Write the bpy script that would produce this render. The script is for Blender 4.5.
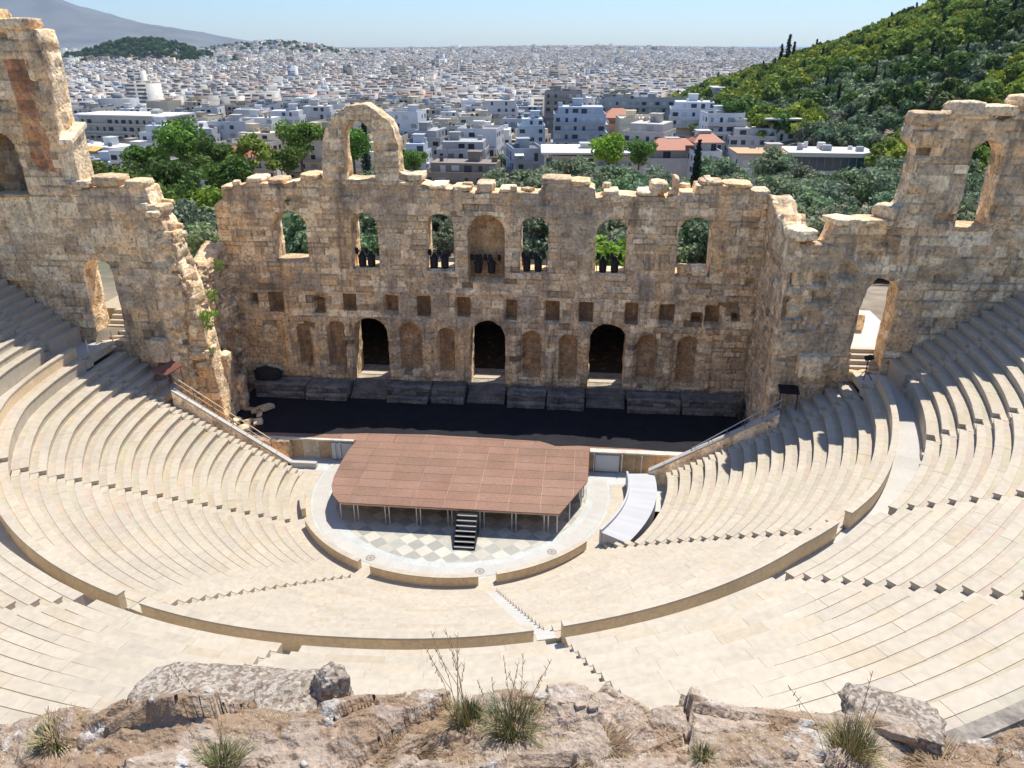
import bpy, math, random
import numpy as np
from mathutils import Vector, Matrix
for o in list(bpy.data.objects): bpy.data.objects.remove(o)
SC = bpy.context.scene; COL = SC.collection
random.seed(7); RNG = np.random.default_rng(7)
R = math.radians
# ------------------------------------------------------------------ camera
CX, CY, CZ, YAW, PITCH = 7.8, -46.1, 28.5, 5.3, 23.9
cam = bpy.data.cameras.new('camera'); cam.sensor_fit = 'HORIZONTAL'; cam.sensor_width = 36
cam.lens = 36 * 770 / 1024; cam.clip_start = 0.1; cam.clip_end = 60000
co = bpy.data.objects.new('camera', cam); COL.objects.link(co)
co.location = (CX, CY, CZ); co.rotation_euler = (R(90 - PITCH), 0, R(YAW)); SC.camera = co
# ------------------------------------------------------------------ sky, sun, exposure
SUN = Vector((0.24, 0.42, 1.0)).normalized()
elev = math.asin(SUN.z); azi = math.atan2(SUN.x, SUN.y)
w = bpy.data.worlds.new('World'); SC.world = w; w.use_nodes = True
nt = w.node_tree; bg = nt.nodes['Background']; sk = nt.nodes.new('ShaderNodeTexSky')
sk.sky_type = 'NISHITA'; sk.sun_disc = False; sk.sun_elevation = elev; sk.sun_rotation = azi
sk.air_density = 1.0; sk.dust_density = 0.35; sk.ozone_density = 2.5; sk.altitude = 100
tn = nt.nodes.new('ShaderNodeMix'); tn.data_type = 'RGBA'; tn.blend_type = 'MULTIPLY'; tn.inputs[0].default_value = 1; tn.inputs[7].default_value = (.76, .92, 1.14, 1)
nt.links.new(sk.outputs[0], tn.inputs[6]); nt.links.new(tn.outputs[2], bg.inputs[0]); bg.inputs[1].default_value = 0.105
sun = bpy.data.lights.new('sun', 'SUN'); sun.energy = 4.0; sun.angle = R(0.5); sun.color = (1, .95, .87)
so = bpy.data.objects.new('sun', sun); COL.objects.link(so)
so.rotation_euler = (-SUN).to_track_quat('-Z', 'Y').to_euler(); so.location = (0, 0, 80)
SC.view_settings.view_transform = 'Standard'; SC.view_settings.look = 'None'
SC.view_settings.exposure = 0.58; SC.view_settings.gamma = 1
SC.cycles.max_bounces = 6; SC.cycles.diffuse_bounces = 5; SC.cycles.volume_bounces = 0
# ------------------------------------------------------------------ helpers
def hsh(*a):
    h = np.zeros(np.broadcast(*a).shape, dtype=np.float64)
    for i, x in enumerate(a): h = h + np.asarray(x, dtype=np.float64) * (12.9898, 78.233, 37.719, 53.13)[i]
    s = np.sin(h) * 43758.5453
    return s - np.floor(s)
def vnoise(x, y, z=0.0, seed=0):
    x, y, z = np.broadcast_arrays(np.asarray(x, float), np.asarray(y, float), np.asarray(z, float))
    xi, yi, zi = np.floor(x), np.floor(y), np.floor(z); f = [x - xi, y - yi, z - zi]
    f = [t * t * (3 - 2 * t) for t in f]; out = 0
    for a in (0, 1):
        for b in (0, 1):
            for c in (0, 1):
                wt = (f[0] if a else 1 - f[0]) * (f[1] if b else 1 - f[1]) * (f[2] if c else 1 - f[2])
                out = out + wt * hsh(xi + a, yi + b, zi + c, seed)
    return out
def fbm(x, y, z=0.0, seed=0, oc=4):
    s, a, t = 0, 1.0, 0
    for i in range(oc):
        s = s + a * vnoise(x * 2 ** i, y * 2 ** i, np.asarray(z) * 2 ** i, seed + i * 7); t += a; a *= .5
    return s / t * 2 - 1
class MB:
    def __init__(s): s.v = []; s.f = []; s.c = []
    def add(s, vs, fs, col=(1, 1, 1)):
        b = len(s.v); s.v += [tuple(p) for p in vs]
        for f in fs: s.f.append(tuple(b + i for i in f)); s.c.append(col)
    def box(s, x0, x1, y0, y1, z0, z1, col=(1, 1, 1), M=None):
        vs = [Vector((x, y, z)) for z in (z0, z1) for y in (y0, y1) for x in (x0, x1)]
        if M is not None: vs = [M @ v for v in vs]
        s.add(vs, [(0, 2, 3, 1), (4, 5, 7, 6), (0, 1, 5, 4), (2, 6, 7, 3), (0, 4, 6, 2), (1, 3, 7, 5)], col)
    def tube(s, pts, r, n=6, col=(1, 1, 1), cap=True):
        pts = [Vector(p) for p in pts]; rings = []
        for i, p in enumerate(pts):
            d = (pts[min(i + 1, len(pts) - 1)] - pts[max(i - 1, 0)]).normalized()
            a = d.orthogonal().normalized(); b = d.cross(a); rr = r[i] if isinstance(r, (list, tuple)) else r
            rings.append([p + (a * math.cos(2 * math.pi * k / n) + b * math.sin(2 * math.pi * k / n)) * rr for k in range(n)])
        vs = [v for q in rings for v in q]; fs = []
        for i in range(len(pts) - 1):
            for k in range(n): fs.append((i * n + k, i * n + (k + 1) % n, (i + 1) * n + (k + 1) % n, (i + 1) * n + k))
        if cap: fs.append(tuple(range(n))[::-1]); fs.append(tuple((len(pts) - 1) * n + k for k in range(n)))
        s.add(vs, fs, col)
    def mesh(s, name, mat):
        me = bpy.data.meshes.new(name); me.from_pydata(s.v, [], s.f); me.materials.append(mat)
        a = me.attributes.new('tint', 'FLOAT_COLOR', 'FACE')
        a.data.foreach_set('color', np.array([(c[0], c[1], c[2], 1) for c in s.c], dtype=np.float32).ravel())
        me.update(); return me
    def build(s, name, mat, parent=None, smooth=False, **k):
        return link(name, s.mesh(name, mat), parent, smooth, **k)
def npmesh(name, V, F, C, mat, smooth=False):
    V = np.asarray(V, dtype=np.float32); F = np.asarray(F, dtype=np.int32); k = F.shape[1]
    me = bpy.data.meshes.new(name); me.vertices.add(len(V)); me.vertices.foreach_set('co', V.ravel())
    me.loops.add(F.size); me.loops.foreach_set('vertex_index', F.ravel())
    me.polygons.add(len(F)); me.polygons.foreach_set('loop_start', np.arange(0, F.size, k, dtype=np.int32))
    me.polygons.foreach_set('loop_total', np.full(len(F), k, dtype=np.int32))
    if C is not None:
        C = np.asarray(C, dtype=np.float32)
        a = me.attributes.new('tint', 'FLOAT_COLOR', 'FACE'); c4 = np.ones((len(F), 4), np.float32); c4[:, :3] = C
        a.data.foreach_set('color', c4.ravel())
    me.materials.append(mat); me.update(calc_edges=True); me.validate()
    if smooth: me.polygons.foreach_set('use_smooth', np.ones(len(me.polygons), bool))
    return me
def link(name, me, parent=None, smooth=False, loc=None, rot=None, label=None, cat=None, group=None, kind=None, scale=None):
    o = bpy.data.objects.new(name, me); COL.objects.link(o)
    if parent is not None: o.parent = parent
    if smooth and me: me.polygons.foreach_set('use_smooth', np.ones(len(me.polygons), bool))
    if loc is not None: o.location = loc
    if rot is not None: o.rotation_euler = rot
    if scale is not None: o.scale = scale
    tag(o, label, cat, group, kind); return o
def tag(o, label=None, cat=None, group=None, kind=None):
    if label: o['label'] = label
    if cat: o['category'] = cat
    if group: o['group'] = group
    if kind: o['kind'] = kind
    return o
def thing(name, label, cat, loc=(0, 0, 0), rz=0, group=None):
    return link(name, None, None, loc=loc, rot=(0, 0, rz), label=label, cat=cat, group=group)
def copy_tree(o, parent=None, skip=()):
    c = o.copy(); COL.objects.link(c); c.parent = parent
    for ch in list(o.children):
        if ch.name.split('.')[0] not in skip: copy_tree(ch, c)
    return c
# ------------------------------------------------------------------ materials
def mat(name, base=(1, 1, 1), rough=.85, tint=True, n1=(1.0, .25), n2=(8.0, .15), bump=(6.0, .3, .02), spots=None, objcol=False, coords='Object', spec=.3, extra=None):
    m = bpy.data.materials.new(name); m.use_nodes = True; t = m.node_tree; N = t.nodes; L = t.links
    p = N['Principled BSDF']; p.inputs['Roughness'].default_value = rough; p.inputs['Specular IOR Level'].default_value = spec
    tc = N.new('ShaderNodeTexCoord'); geo = N.new('ShaderNodeNewGeometry')
    src = geo.outputs['Position'] if coords == 'World' else tc.outputs['Object']
    col = N.new('ShaderNodeRGB'); col.outputs[0].default_value = (*base, 1); cur = col.outputs[0]
    def mul(a, b):
        x = N.new('ShaderNodeMix'); x.data_type = 'RGBA'; x.blend_type = 'MULTIPLY'; x.inputs[0].default_value = 1
        L.new(a, x.inputs[6]); L.new(b, x.inputs[7]); return x.outputs[2]
    if tint:
        a = N.new('ShaderNodeAttribute'); a.attribute_name = 'tint'; cur = mul(cur, a.outputs['Color'])
    if objcol:
        oi = N.new('ShaderNodeObjectInfo'); cur = mul(cur, oi.outputs['Color'])
    for sc, am in [q for q in (n1, n2) if q]:
        n = N.new('ShaderNodeTexNoise'); n.inputs['Scale'].default_value = sc; n.inputs['Detail'].default_value = 5; L.new(src, n.inputs['Vector'])
        r = N.new('ShaderNodeMapRange'); r.inputs[1].default_value = .3; r.inputs[2].default_value = .7
        r.inputs[3].default_value = 1 - am; r.inputs[4].default_value = 1 + am; L.new(n.outputs['Fac'], r.inputs[0])
        x = N.new('ShaderNodeVectorMath'); x.operation = 'SCALE'; L.new(cur, x.inputs[0]); L.new(r.outputs[0], x.inputs['Scale']); cur = x.outputs[0]
    for (sc, lo, hi, c2, st) in (spots or []):
        n = N.new('ShaderNodeTexNoise'); n.inputs['Scale'].default_value = sc; n.inputs['Detail'].default_value = 7; n.inputs['Roughness'].default_value = .65; L.new(src, n.inputs['Vector'])
        r = N.new('ShaderNodeMapRange'); r.inputs[1].default_value = lo; r.inputs[2].default_value = hi; r.inputs[4].default_value = st; L.new(n.outputs['Fac'], r.inputs[0])
        x = N.new('ShaderNodeMix'); x.data_type = 'RGBA'; L.new(r.outputs[0], x.inputs[0]); L.new(cur, x.inputs[6]); x.inputs[7].default_value = (*c2, 1); cur = x.outputs[2]
    if extra: cur = extra(m, N, L, src, cur)
    L.new(cur, p.inputs['Base Color'])
    if bump:
        n = N.new('ShaderNodeTexNoise'); n.inputs['Scale'].default_value = bump[0]; n.inputs['Detail'].default_value = 6; L.new(src, n.inputs['Vector'])
        b = N.new('ShaderNodeBump'); b.inputs['Strength'].default_value = bump[1]; b.inputs['Distance'].default_value = bump[2]
        L.new(n.outputs['Fac'], b.inputs['Height']); L.new(b.outputs[0], p.inputs['Normal'])
    return m
M = {}
M['marble'] = mat('marble', (.505, .435, .33), .6, n1=(.25, .06), n2=(3.5, .09), bump=(12, .15, .01), coords='World',
                  spots=[(1.6, .58, .72, (.48, .36, .24), .3), (3.1, .60, .75, (.36, .33, .29), .4), (11, .64, .72, (.28, .24, .2), .35)])
M['marble_white'] = mat('marble_white', (.50, .475, .425), .5, n1=(.4, .06), n2=(6, .05), bump=None, coords='World')
M['parapet'] = mat('parapet', (.74, .575, .36), .75, n1=(.5, .10), n2=(6, .10), bump=(15, .15, .01), coords='World')
def streak(m, N, L, src, cur):
    mp = N.new('ShaderNodeMapping'); mp.inputs['Scale'].default_value = (1.1, 1.1, .16); L.new(src, mp.inputs['Vector'])
    for sc, lo, hi, c2, st in ((1.0, .54, .66, (.15, .12, .10), .6), (2.4, .58, .66, (.62, .54, .42), .35)):
        n = N.new('ShaderNodeTexNoise'); n.inputs['Scale'].default_value = sc; n.inputs['Detail'].default_value = 6; n.inputs['Roughness'].default_value = .7; L.new(mp.outputs[0], n.inputs['Vector'])
        r = N.new('ShaderNodeMapRange'); r.inputs[1].default_value = lo; r.inputs[2].default_value = hi; r.inputs[4].default_value = st; L.new(n.outputs['Fac'], r.inputs[0])
        x = N.new('ShaderNodeMix'); x.data_type = 'RGBA'; L.new(r.outputs[0], x.inputs[0]); L.new(cur, x.inputs[6]); x.inputs[7].default_value = (*c2, 1); cur = x.outputs[2]
    return cur
M['ruin'] = mat('ruin', (1.98, 1.76, 1.40), .95, n1=(.9, .20), n2=(4.5, .30), bump=(5, 1.0, .11), coords='World',
                spots=[(.42, .55, .70, (.17, .14, .12), .5), (1.1, .58, .68, (.50, .32, .16), .25), (1.7, .60, .68, (.60, .52, .40), .5), (2.6, .58, .66, (.13, .095, .065), .65), (7.0, .58, .66, (.09, .065, .045), .7)], extra=streak)
M['dark_stone'] = mat('dark_stone', (.22, .195, .165), .95, n1=(1.2, .35), n2=(6, .3), bump=(5, .8, .06), coords='World',
                      spots=[(2.0, .58, .68, (.35, .27, .18), .6)])
M['concrete'] = mat('concrete', (.55, .50, .43), .9, bump=(8, .2, .01), coords='World')
M['metal'] = mat('metal', (.55, .56, .58), .4, n1=None, n2=None, bump=None)
M['metal'].node_tree.nodes['Principled BSDF'].inputs['Metallic'].default_value = .6
M['rail'] = mat('rail', (.20, .17, .14), .6, n1=None, n2=None, bump=None)
M['void_black'] = mat('void_black', (.035, .03, .028), .95, tint=False, bump=(6, .6, .05)); M['black'] = mat('black', (.012, .012, .014), .5, n1=None, n2=None, bump=None)
M['glass'] = mat('glass', (.04, .07, .09), .15, n1=None, n2=None, bump=None, spec=.8)
M['bronze'] = mat('bronze', (.28, .25, .20), .5, n1=None, n2=None, bump=None)
M['leaf'] = mat('leaf', (1, 1, 1), .7, n1=(.35, .22), n2=None, bump=None, objcol=True, spec=.2)
M['bark'] = mat('bark', (.13, .10, .075), .95, n2=(12, .3), bump=None)
M['wall'] = mat('building_wall', (1, 1, 1), .85, n1=(.15, .07), n2=(1.2, .07), bump=None, objcol=True)
M['farwall'] = mat('far_wall', (1, 1, 1), .9, n1=(.08, .12), n2=(.5, .10), bump=None)
M['paint'] = mat('paint', (1, 1, 1), .6, n1=None, n2=None, bump=None)
M['weed'] = mat('weed', (1, 1, 1), .8, n1=None, n2=None, bump=None)
# ------------------------------------------------------------------ terrain
def sstep(a, b, x):
    t = np.clip((x - a) / (b - a), 0, 1); return t * t * (3 - 2 * t)
def cam_xy(u, D):     # bearing of column u at ground distance D (used once to lay out the far landscape)
    a = R(YAW) - math.atan((u - 512) / 770 / .99); return CX - D * math.sin(a), CY + D * math.cos(a)
def hill_h(x, y):      # wooded hill rising to the right of the theatre
    dx, dy = x - CX, y - CY; D = np.hypot(dx, dy); th = np.degrees(np.arctan2(dx, dy)) + YAW
    hc = np.interp(th, [5, 9, 13.7, 17, 20.5, 26.7, 32.4, 40, 60, 100, 150, 180], [0, 8, 30, 39, 49, 71, 88, 105, 115, 90, 0, 0])
    return hc * sstep(150, 480, D) * (1 - sstep(540, 820, D)) * (1 + .07 * fbm(x / 60, y / 60, 0, 3, 3))
def far_hill(x, y):
    return (60 * np.exp(-(((x + 1320) / 190) ** 2 + ((y - 2350) / 150) ** 2)) + 58 * np.exp(-(((x + 1400) / 330) ** 2 + ((y - 3600) / 260) ** 2))
            + 30 * np.exp(-(((x + 50) / 1500) ** 2 + ((y - 5200) / 700) ** 2)))
def base_h(x, y):
    d = np.hypot(x - CX, y - CY)
    z = -1.0 + 3.5 * sstep(70, 105, d) * (1 - sstep(150, 235, d))
    z = z - 5.5 * sstep(150, 235, d) - 12 * sstep(150, 260, d) - 12 * sstep(230, 480, d) - 5 * sstep(500, 1500, d)
    side = sstep(21.8, 22.6, np.abs(x)) * sstep(3.9, 4.6, y) * (1 - sstep(16, 60, y))
    z = z + side * (8.9 - z)
    return z
def terr(x, y):
    r = np.hypot(x, y); z = base_h(x, y) + hill_h(x, y) + far_hill(x, y)
    cone = np.clip(-8.9 + .595 * r, -.8, 13.2) 
    rim = sstep(37.2, 38.2, r); cone = cone * (1 - rim) + rim * (15.2 + .5 * fbm(x / 2, y / 2, 0, 5))
    # rock rising to where the photographer stands
    dc = np.hypot(x - CX, y - CY)
    cone = cone + rim * np.clip(10.3 - np.clip(dc - 3.0, 0, 99) * 1.15, 0, 10) * (y < -20)
    edge = 1 - sstep(1.2, 4.2, y)
    inc = edge * (r < 90)
    out = z * (1 - edge) + cone * edge
    far = sstep(70, 120, r) * edge
    return out * (1 - far) + z * far
nA, nR = 288, 210
ang = np.linspace(0, 2 * math.pi, nA, endpoint=False)
rad = np.concatenate([[0.01], np.geomspace(1.5, 13500, nR - 1)])
A_, R_ = np.meshgrid(ang, rad); X_ = CX + R_ * np.cos(A_); Y_ = CY + R_ * np.sin(A_)
Z_ = terr(X_, Y_)
Z_ = np.where(R_ < 5, np.minimum(Z_, 24.2), Z_)
idx = np.arange(nA * nR).reshape(nR, nA)
F = np.stack([idx[:-1], np.roll(idx[:-1], -1, 1), np.roll(idx[1:], -1, 1), idx[1:]], -1).reshape(-1, 4)
M['ground'] = mat('ground', (.26, .21, .15), .95, tint=False, n1=(.03, .2), n2=(.6, .25), bump=(1.5, .5, .1), coords='World',
                  spots=[(.02, .52, .62, (.10, .11, .06), .8)])
g = link('ground', npmesh('ground', np.stack([X_, Y_, Z_], -1).reshape(-1, 3), F, None, M['ground'], True), kind='structure')
# city floor (asphalt and yards) and sea
M['asphalt'] = mat('asphalt', (.085, .085, .085), .9, tint=False, n1=(.02, .3), n2=(.2, .3), bump=None, coords='World')
M['sea'] = mat('sea', (.10, .18, .25), .3, tint=False, n1=None, n2=None, bump=None)
b = MB(); b.add([(-1500, 6900, -30), (9000, 6900, -30), (14500, 14000, -30), (-2500, 14000, -30)], [(0, 1, 2, 3)])
b.build('sea', M['sea'], kind='structure')
# mountains far left
mx = np.linspace(-9500, -1500, 90); my = np.linspace(9800, 13000, 24); MX, MY = np.meshgrid(mx, my)
prof = np.interp(MX, [-9500, -7750, -7200, -6830, -6220, -5700, -5300, -4900, -4000], [1000, 690, 480, 400, 300, 190, 118, 20, -60])
MZ = prof * np.clip((MY - 9800) / 1500, 0, 1) * (1 - .25 * sstep(11500, 13000, MY)) * (1 + .16 * fbm(MX / 420, MY / 420, 0, 9, 5)) - 40
idx = np.arange(MX.size).reshape(MX.shape); F = np.stack([idx[:-1, :-1], idx[:-1, 1:], idx[1:, 1:], idx[1:, :-1]], -1).reshape(-1, 4)
M['mount'] = mat('mountain', (.15, .14, .12), 1, tint=False, n1=(.002, .3), n2=None, bump=None, coords='World')
link('mountain', npmesh('mountain', np.stack([MX, MY, MZ], -1).reshape(-1, 3), F, None, M['mount'], True), kind='structure')
# haze
hz = MB(); hz.box(-15000, 15000, -13900, 14500, -90, 1100); M['haze'] = bpy.data.materials.new('haze'); M['haze'].use_nodes = True
t_ = M['haze'].node_tree; t_.nodes.remove(t_.nodes['Principled BSDF']); pv = t_.nodes.new('ShaderNodeVolumePrincipled')
pv.inputs['Color'].default_value = (.60, .79, 1, 1); pv.inputs['Density'].default_value = 0.00004; pv.inputs['Anisotropy'].default_value = .2
t_.links.new(pv.outputs[0], t_.nodes['Material Output'].inputs['Volume'])
HAZE = hz.build('haze', M['haze'], kind='stuff')

# ------------------------------------------------------------------ cavea
STL = [-92.0, -60.3, -22.7, 16.4, 54.7, 92.0]
STU = [-91.0, -75.0, -60.3, -41.5, -22.7, -3.8, 16.4, 37.8, 54.7, 73.0, 90.5]
HWD = .36
def pol(r, a): a = R(a); return r * math.sin(a), -r * math.cos(a)
def rin_up(a): return float(np.interp(a, [-95, -75, -60, -45, -30, 0, 35, 51, 57, 67, 75, 90], [28.9, 28.6, 27.7, 27.0, 26.5, 26.1, 26.0, 26.3, 26.8, 27.3, 27.6, 28.3]))
def r_out(a): return float(np.interp(a, [-93, -75, -60, -45, -30, -20, 0, 20, 44, 51, 59, 67, 75, 84, 93], [27.4, 27.4, 26.7, 26.1, 25.8, 25.6, 25.2, 25.1, 25.1, 25.4, 25.8, 26.0, 26.3, 26.7, 27.2]))
NL = 19
DRIFT = [0, 1.2, 2.2, 0, -3.0, 0]
def sa(k, i): return STL[k] + DRIFT[k] * i / 18
def r_lo(i, a): return 11.75 + (r_out(a) - .27 - 11.75) * i / NL
def z_lo(i): return .32 + .425 * i + (.38 if i == NL - 1 else 0)
def r_up(j, a): r0 = rin_up(a); return r0 + (37.0 - r0) * j / 14.0
def seat_col():
    k = random.random(); b = random.uniform(.95, 1.03)
    c = (1, 1, 1)
    if k < .10: c = (1.0, .97, .92)
    elif k < .16: c = (.95, .96, .98)
    elif k < .18: c = (.96, .92, .85)
    return tuple(x * b for x in c)
def row_mesh(rf, z, depth, a0, a1, blk=1.25, rise=.44, rh=None):
    """one curved bench row from angle a0 to a1; rf(a) gives the front radius, depth(a) the row's depth"""
    m = MB(); rm = rf((a0 + a1) / 2); n = max(1, int(round(R(a1 - a0) * rm / blk))); cuts = [a0 + (a1 - a0) * (i + (random.uniform(-.22, .22) if 0 < i < n else 0)) / n for i in range(n + 1)]
    for i in range(n):
        dz = random.uniform(-.006, .006); dr = random.uniform(-.008, .008); g_ = .0025 / rm * 57.3
        secs = []
        na = 2 if n < 60 else 1
        for q in range(na + 1):
            a = cuts[i] + g_ + (cuts[i + 1] - cuts[i] - 2 * g_) * q / na; r0 = rf(a) + dr; d = depth(a)
            pr = [(r0 + .06, z - rise - .12), (r0 + .06, z - .09), (r0, z - .07), (r0, z - .012), (r0 + .015, z), (r0 + d * .56, z + .003), (r0 + d * .57, z - .02), (r0 + d + .07, z - .02), (r0 + d + .07, z - rise - .12)]
            secs.append([(pol(r, a)[0], pol(r, a)[1], zz + dz) for r, zz in pr])
        k = len(secs[0]); vs = [v for s in secs for v in s]; fs = []
        c = seat_col(); c2 = tuple(q * random.uniform(.86, .95) for q in seat_col())
        for q in range(na):
            for e in range(k): fs.append((q * k + e, q * k + (e + 1) % k, (q + 1) * k + (e + 1) % k, (q + 1) * k + e))
        fs.append(tuple(range(k))[::-1]); fs.append(tuple(na * k + e for e in range(k)))
        m.add(vs, fs, c)
        for q in range(na): m.c[len(m.c) - len(fs) + q * k + 6] = c2
    return m
WEDGE_L = ['far left', 'left middle', 'near centre, left of the middle stair', 'near right', 'far right']
lowl = ['lower tier block of pale marble rows beside the left parodos railing', 'lower tier block of marble rows on the left, below the stair with dark notches',
        'lower tier block of marble rows just left of the white central stair', 'lower tier block of marble rows just right of the white central stair',
        'lower tier block of marble rows on the right, above the curved white ramp']
Z0L = .45
for k in range(5):
    T = thing('seating_block', lowl[k], 'seating', group='blocks of marble benches in the lower tier')
    for i in range(NL):
        h = math.degrees(HWD / r_lo(i, 0)); a0 = sa(k, i) + h; a1 = sa(k + 1, i) - h
        if k == 4 and i < 3: a0 = sa(4, i) + h; a1 = 57.6
        if a1 - a0 < .5: continue
        row_mesh(lambda a: r_lo(i, a), z_lo(i), lambda a: r_lo(i + 1, a) - r_lo(i, a), a0, a1, rise=.44 if i < NL - 1 else .82).build('bench_row', M['marble'], T)
upl = ['upper tier block of marble rows at far left under the shaded ruin wall', 'upper tier block of marble rows at the left picture edge, above the long left parapet', 'upper tier block of marble rows low at the left edge, over the parapet shadow',
       'upper tier block of marble rows at lower left, above the dry boulder', 'upper tier block of marble rows at bottom left of centre, behind the grey conglomerate boulder',
       'upper tier block of marble rows at bottom centre behind the tall dry grass', 'upper tier block of marble rows right of the dark-toothed central stair', 'upper tier block of marble rows at lower right between two toothed stairs',
       'upper tier block of marble rows on the right picture edge, below the shaded wall stairs', 'upper tier block of curved marble rows at the upper right, beside the walkway']
for k in range(10):
    T = thing('upper_seating_block', upl[k], 'seating', group='blocks of marble benches in the upper tier')
    for j in range(14):
        am = (STU[k] + STU[k + 1]) / 2; h = math.degrees(HWD / r_up(j, am)); a0 = STU[k] + h; a1 = STU[k + 1] - h
        row_mesh(lambda a: r_up(j, a), 9.4 + .44 * j, lambda a: r_up(j + 1, a) - r_up(j, a), a0, a1, blk=1.45, rise=(1.25 if j == 0 else .44)).build('bench_row', M['marble'], T)
# side blocks: rows that run straight on past the last stair to the ruin walls
def straight_rows(name, label, sgn, rows, y1f):
    T = thing(name, label, 'seating', group='end blocks of straight marble rows')
    for (r, z, d, rise, y0) in rows:
        m = MB(); y1 = y1f(r)
        if y1 - y0 < .4: continue
        n = max(1, int((y1 - y0) / 1.3))
        for q in range(n):
            ya = y0 + (y1 - y0) * q / n + .004; yb = y0 + (y1 - y0) * (q + 1) / n - .004; c = seat_col(); dz = random.uniform(-.006, .006)
            pr = [(r + .06, z - rise - .12), (r + .06, z - .09), (r, z - .07), (r, z), (r + d * .56, z + .003), (r + d * .57, z - .02), (r + d + .07, z - .02), (r + d + .07, z - rise - .12)]
            vs = [(sgn * p[0], y, p[1] + dz) for y in (ya, yb) for p in pr]; kk = len(pr)
            m.add(vs, [(e, (e + 1) % kk, kk + (e + 1) % kk, kk + e) for e in range(kk)] + [tuple(range(kk)), tuple(kk + e for e in range(kk))], c)
        m.build('bench_row', M['marble'], T)
for sgn, lab1, lab2, yw in ((-1, 'short straight lower rows in shade beside the left stone arch', 'shaded straight upper rows climbing along the left ruin wall', 4.25), (1, 'short straight lower rows in shade below the right doorway', 'shaded straight upper rows climbing along the right ruin wall', 3.25)):
    al = 92 * sgn; au = STU[0] if sgn < 0 else STU[-1]
    straight_rows('end_seating_block', lab1, sgn, [(r_lo(i, al), z_lo(i), r_lo(i + 1, al) - r_lo(i, al), .44, -r_lo(i, al) * math.cos(R(al)) + HWD) for i in range(11, NL)], lambda r: yw if r > 20.9 else 1.35)
    straight_rows('end_seating_block', lab2, sgn, [(r_up(j, au), 9.4 + .44 * j, r_up(j + 1, au) - r_up(j, au), 1.25 if j == 0 else .44, -r_up(j, au) * math.cos(R(au)) + HWD) for j in range(14)], lambda r: yw)
# stairs
def step_mesh(w, d, h, mt):
    m = MB(); m.box(0, d, -w / 2, w / 2, -h, 0); return m.mesh('step', mt)
SM = step_mesh(2 * HWD + .02, .375, .5, M['marble']); SMW = step_mesh(2 * HWD + .02, .375, .5, M['marble_white'])
def stair(label, angc, radii, zs, grp, k=None):
    T = thing('stairway', label, 'stairs', group=grp)
    for r, z in zip(radii, zs):
        if k is not None: angc = STL[k] + DRIFT[k] * (r - 11.75) / 13.0
        x, y = pol(r, angc); link('step', SMW if 'white lower stair' in label else SM, T, loc=(x, y, z), rot=(0, 0, R(angc - 90)))
sl = ['lower stair along the left parodos coping', 'lower stair with a row of dark notches crossing the left seats', 'lower stair with small white teeth at the bottom left of the orchestra ring', 'bright white lower stair running down from the centre of the orchestra ring',
      'lower stair starting at the near end of the curved white ramp', 'lower stair along the right parodos coping']
for k, a in enumerate(STL):
    rr, zz = [], []
    for i in range(NL):
        r = r_lo(i, a); d = r_lo(i + 1, a) - r
        if k == 5 and i < 3: continue
        rr += [r, r + d / 2]; zz += [z_lo(i) - .22 - .012, z_lo(i) - .012]
    stair(sl[k], a, rr, zz, 'stairs between the lower seat blocks', k)
ul = ['upper stair with zigzag edge in the shade of the left ruin wall', 'upper stair at the far left picture edge', 'upper stair at the left picture edge above the parapet shadow', 'upper stair low on the left picture edge', 'upper stair with three steps beside the parapet shadow at lower left',
      'upper stair at bottom centre-left with a notch over the parapet', 'upper stair with dark teeth at the bottom centre beside the dry grass', 'upper stair with dark triangular teeth reaching the lower right', 'upper stair with dark teeth at the middle of the right side', 'upper stair with a three-step cut in the podium at right', 'upper stair zigzagging up in the shade of the right ruin wall']
for k, a in enumerate(STU):
    rr, zz = [], []
    r0 = rin_up(a); 
    for q, zq in enumerate((8.2 + .3, 8.2 + .6, 8.2 + .9)): rr.append(r0 - .05 + .25 * q); zz.append(zq)
    for j in range(14):
        r = r_up(j, a); d = r_up(j + 1, a) - r; rr += [r + (.45 if j == 0 else 0), r + d / 2 + (.1 if j == 0 else 0)]; zz += [9.4 + .44 * j - .232, 9.4 + .44 * j - .012]
    stair(ul[k], a, rr, zz, 'stairs between the upper seat blocks')
# walkway (diazoma), parapets
def ring(name, r0f, r1f, z, a0, a1, m_, step=1.5, th=.3, **k):
    m = MB(); n = max(1, int((a1 - a0) / step)); 
    for i in range(n):
        a = a0 + (a1 - a0) * i / n; b_ = a0 + (a1 - a0) * (i + 1) / n
        P = [pol(r0f(a), a), pol(r1f(a), a), pol(r1f(b_), b_), pol(r0f(b_), b_)]
        t = random.uniform(.94, 1.04)
        m.add([(*p, z) for p in P] + [(*p, z - th) for p in P], [(0, 1, 2, 3), (0, 3, 7, 4), (1, 5, 6, 2), (4, 7, 6, 5)] + ([(0, 4, 5, 1)] if i == 0 else []) + ([(3, 2, 6, 7)] if i == n - 1 else []), (t, t, t))
    return m
W = ring('x', lambda a: r_out(a) - .1, lambda a: rin_up(a) + .2, 8.2, -92, 92, M['marble_white'])
for s in (-1, 1):
    ye = 4.3 if s < 0 else 3.3
    for q in range(4):
        ya = .85 + (ye - .85) * q / 4; yb = .85 + (ye - .85) * (q + 1) / 4; t = random.uniform(.94, 1.04)
        W.box(min(s * 26.9, s * 29.2), max(s * 26.9, s * 29.2), ya, yb, 7.9, 8.196, (t, t, t))
W.build('walkway', M['marble_white'], kind='structure')
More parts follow.
